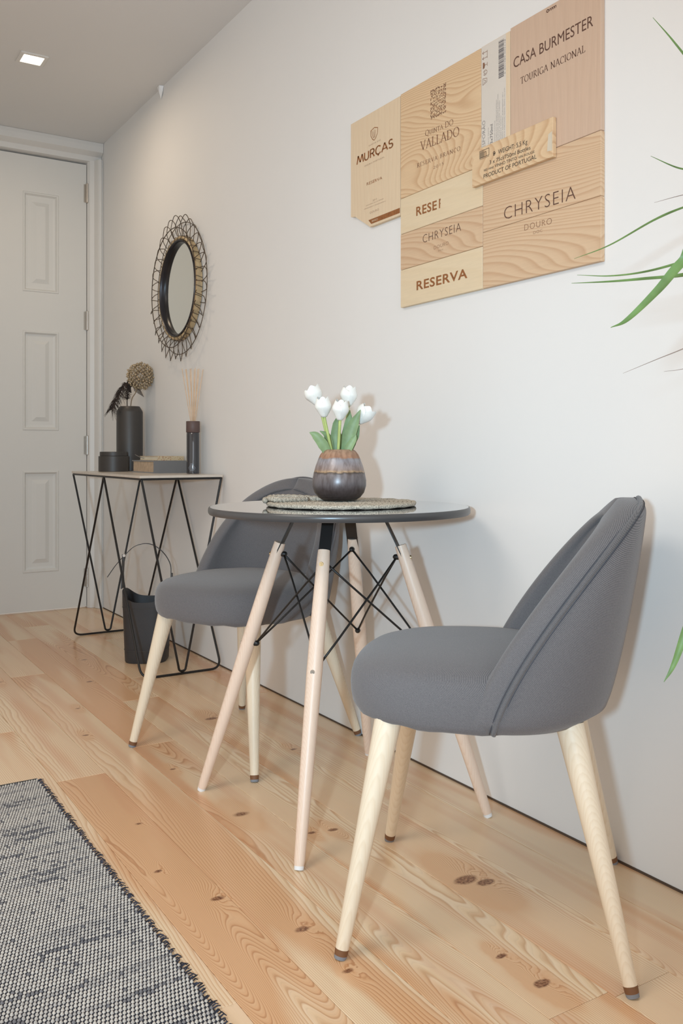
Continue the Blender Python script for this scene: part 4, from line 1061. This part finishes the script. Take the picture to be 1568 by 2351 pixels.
# stamp on the top right panel; emblem and tape on the small board
m_, put, done = deco('bur', 'stamp', burn)
st2(m_, put, [(1.500+.0035*math.cos(math.radians(a)), 1.883+.0030*math.sin(math.radians(a))) for a in range(0, 361, 30)], .0022)
for q in range(4): st2(m_, put, [(1.494-q*.0055, 1.880), (1.494-q*.0055, 1.885), (1.490-q*.0055, 1.885), (1.490-q*.0055, 1.880)], .0014)
done()
m_, put, done = deco('box', 'stamped_emblem', ink)
a, b, c, d = 1.7237, 1.6885, 1.6035, 1.6206
st2(m_, put, [(a, c), (b, c), (b, d), (a, d), (a, c)], .0012)
for q in range(4): st2(m_, put, [(a-.003-q*.0035, c), (a-.003-q*.0035, d-.002)], .0018)
st2(m_, put, [(1.7065, c), (1.7065, 1.615), (1.6995, 1.615), (1.6995, c)], .0012)
st2(m_, put, [(a, c-.003), (b, c-.003)], .0008)
st2(m_, put, [(1.6700+.004*math.cos(math.radians(q)), 1.6015+.0045*math.sin(math.radians(q))) for q in range(20, 330, 20)]+[(1.6660, 1.6020), (1.6735, 1.6020)], .0016)
done()
m_, put, done = deco('box', 'tape_patch', plain('milky_tape', srgb(214, 202, 182), 0.3))
m_.add([put(1.4900, 1.5550), put(1.4740, 1.5530), put(1.4740, 1.5970), put(1.4860, 1.5930)], [(0, 1, 2, 3)]); done()

# ------------------------------------------------------------------ palm entering from the right
CR = Vector((-0.31, 0.60, 1.12))
pl = thing('potted_palm', 'potted plant with long narrow green leaves reaching in from the right edge', 'plant', (CR.x, CR.y, 0))
MB().lathe([(0.085, 0.0005), (0.092, 0.004), (0.118, 0.22), (0.122, 0.225), (0.122, 0.245), (0.112, 0.247), (0.108, 0.215), (0.02, 0.213)], 48).build('pot', plain('white_ceramic_pot', (0.75, 0.74, 0.72, 1), 0.35), pl, smooth=35)
MB().lathe([(0.1085, 0.19), (0.1075, 0.2145), (0.06, 0.220), (0.005, 0.222)], 32).build('soil', plain('dark_soil', srgb(52, 40, 32), 0.95, var=0.4, nscale=150, bump=0.8, bscale=200), pl)
MB().tube(spline([(0.0, 0, 0.20), (0.008, 0.004, 0.5), (-0.004, -0.004, 0.8), (0, 0, 1.12)], 8), 0.014, 12).build('trunk', plain('tan_trunk', srgb(140, 116, 86), 0.9, var=0.3, nscale=40, bump=0.6, bscale=60), pl, smooth=180)
lfm = plain('palm_leaf_green', srgb(96, 126, 70), 0.5, var=0.30, nscale=30)
dry = plain('dry_leaf_tip', srgb(142, 128, 120), 0.8, var=0.2)
def pleaf(pts, hw, m=lfm, nrm=None):
    P_ = [Vector((0, 0, 1.12))+Vector((0, 0, .02))*random.uniform(-1, 1)]+[p-Vector((CR.x, CR.y, 0)) for p in pts]
    k_ = len(P_); wd = [hw*.8]+[hw*w for w in ([1.0, 1.0, .8, .5, .05] if k_ >= 6 else [1, .9, .55, .05])][-(k_-1):]
    b_ = MB(); blade(b_, P_, wd, nrm or (-Fv*0.6+Up*0.8), 0.3, 10, 0.0004); b_.build('palm_leaf', m, pl, smooth=60)
for pts, hw, m in [
    ([Vector((-0.4141, 0.7381, 1.2824)), Vector((-0.4637, 0.7688, 1.3758)), Vector((-0.4909, 0.7857, 1.4195)), Vector((-0.5137, 0.7999, 1.4516))], .0050, lfm),
    ([Vector((-0.4010, 0.7535, 1.2241)), Vector((-0.4291, 0.7944, 1.2552)), Vector((-0.4463, 0.8169, 1.2668)), Vector((-0.4670, 0.8415, 1.2859))], .0045, lfm),
    ([Vector((-0.3343, 0.8062, 1.2473)), Vector((-0.3508, 0.8753, 1.2375)), Vector((-0.3733, 0.9128, 1.2230)), Vector((-0.4065, 0.9687, 1.1926)), Vector((-0.4390, 1.0124, 1.1758))], .0042, lfm),
    ([Vector((-0.4240, 0.7442, 1.1454)), Vector((-0.4625, 0.7916, 1.1280)), Vector((-0.4906, 0.8326, 1.1184)), Vector((-0.5159, 0.8718, 1.1169)), Vector((-0.5399, 0.9103, 1.1226))], .0038, lfm),
    ([Vector((-0.4689, 0.7132, 1.1087)), Vector((-0.5221, 0.7462, 1.0959)), Vector((-0.5557, 0.7788, 1.0933)), Vector((-0.5863, 0.8095, 1.0918)), Vector((-0.6213, 0.8431, 1.0920))], .0048, lfm),
    ([Vector((-0.5716, 0.6592, 1.1237)), Vector((-0.6072, 0.6813, 1.0920)), Vector((-0.6323, 0.6969, 1.0584)), Vector((-0.6627, 0.7158, 1.0242)), Vector((-0.6792, 0.7260, 1.0155))], .0068, lfm),
    ([Vector((-0.2894, 0.8372, 1.2749)), Vector((-0.3167, 0.8777, 1.2676)), Vector((-0.3366, 0.9018, 1.2625)), Vector((-0.3557, 0.9254, 1.2565))], .0014, dry),
    ([Vector((-0.3895, 0.7816, 1.0383)), Vector((-0.4200, 0.8241, 1.0157)), Vector((-0.4421, 0.8496, 1.0025)), Vector((-0.4685, 0.8895, 0.9838))], .0012, dry),
    ([Vector((-0.3450, 0.8129, 1.0198)), Vector((-0.3709, 0.8524, 0.9945)), Vector((-0.3847, 0.8846, 0.9899))], .0012, dry),
    ([Vector((-0.5046, 0.6765, 0.9433)), Vector((-0.5584, 0.6864, 0.7319)), Vector((-0.5902, 0.6943, 0.6468)), Vector((-0.6003, 0.7006, 0.6136)), Vector((-0.6096, 0.7064, 0.5948))], .0056, lfm)]:
    pleaf(pts, hw, m)
for a in (-95, -60, -30):   # leaves on the far side of the crown, beyond the frame
    d = Vector((math.cos(math.radians(a)), math.sin(math.radians(a)), 0))*0.8
    d.x = min(d.x, 0.40)
    b_ = MB(); blade(b_, [(0, 0, 1.12), d*0.15+Up*1.28, d*0.30+Up*1.30, d*0.46+Up*1.15, d*0.55+Up*1.0], [.006, .009, .009, .006, .001], Up, .3, 8, .0004); b_.build('palm_leaf', lfm, pl, smooth=60)
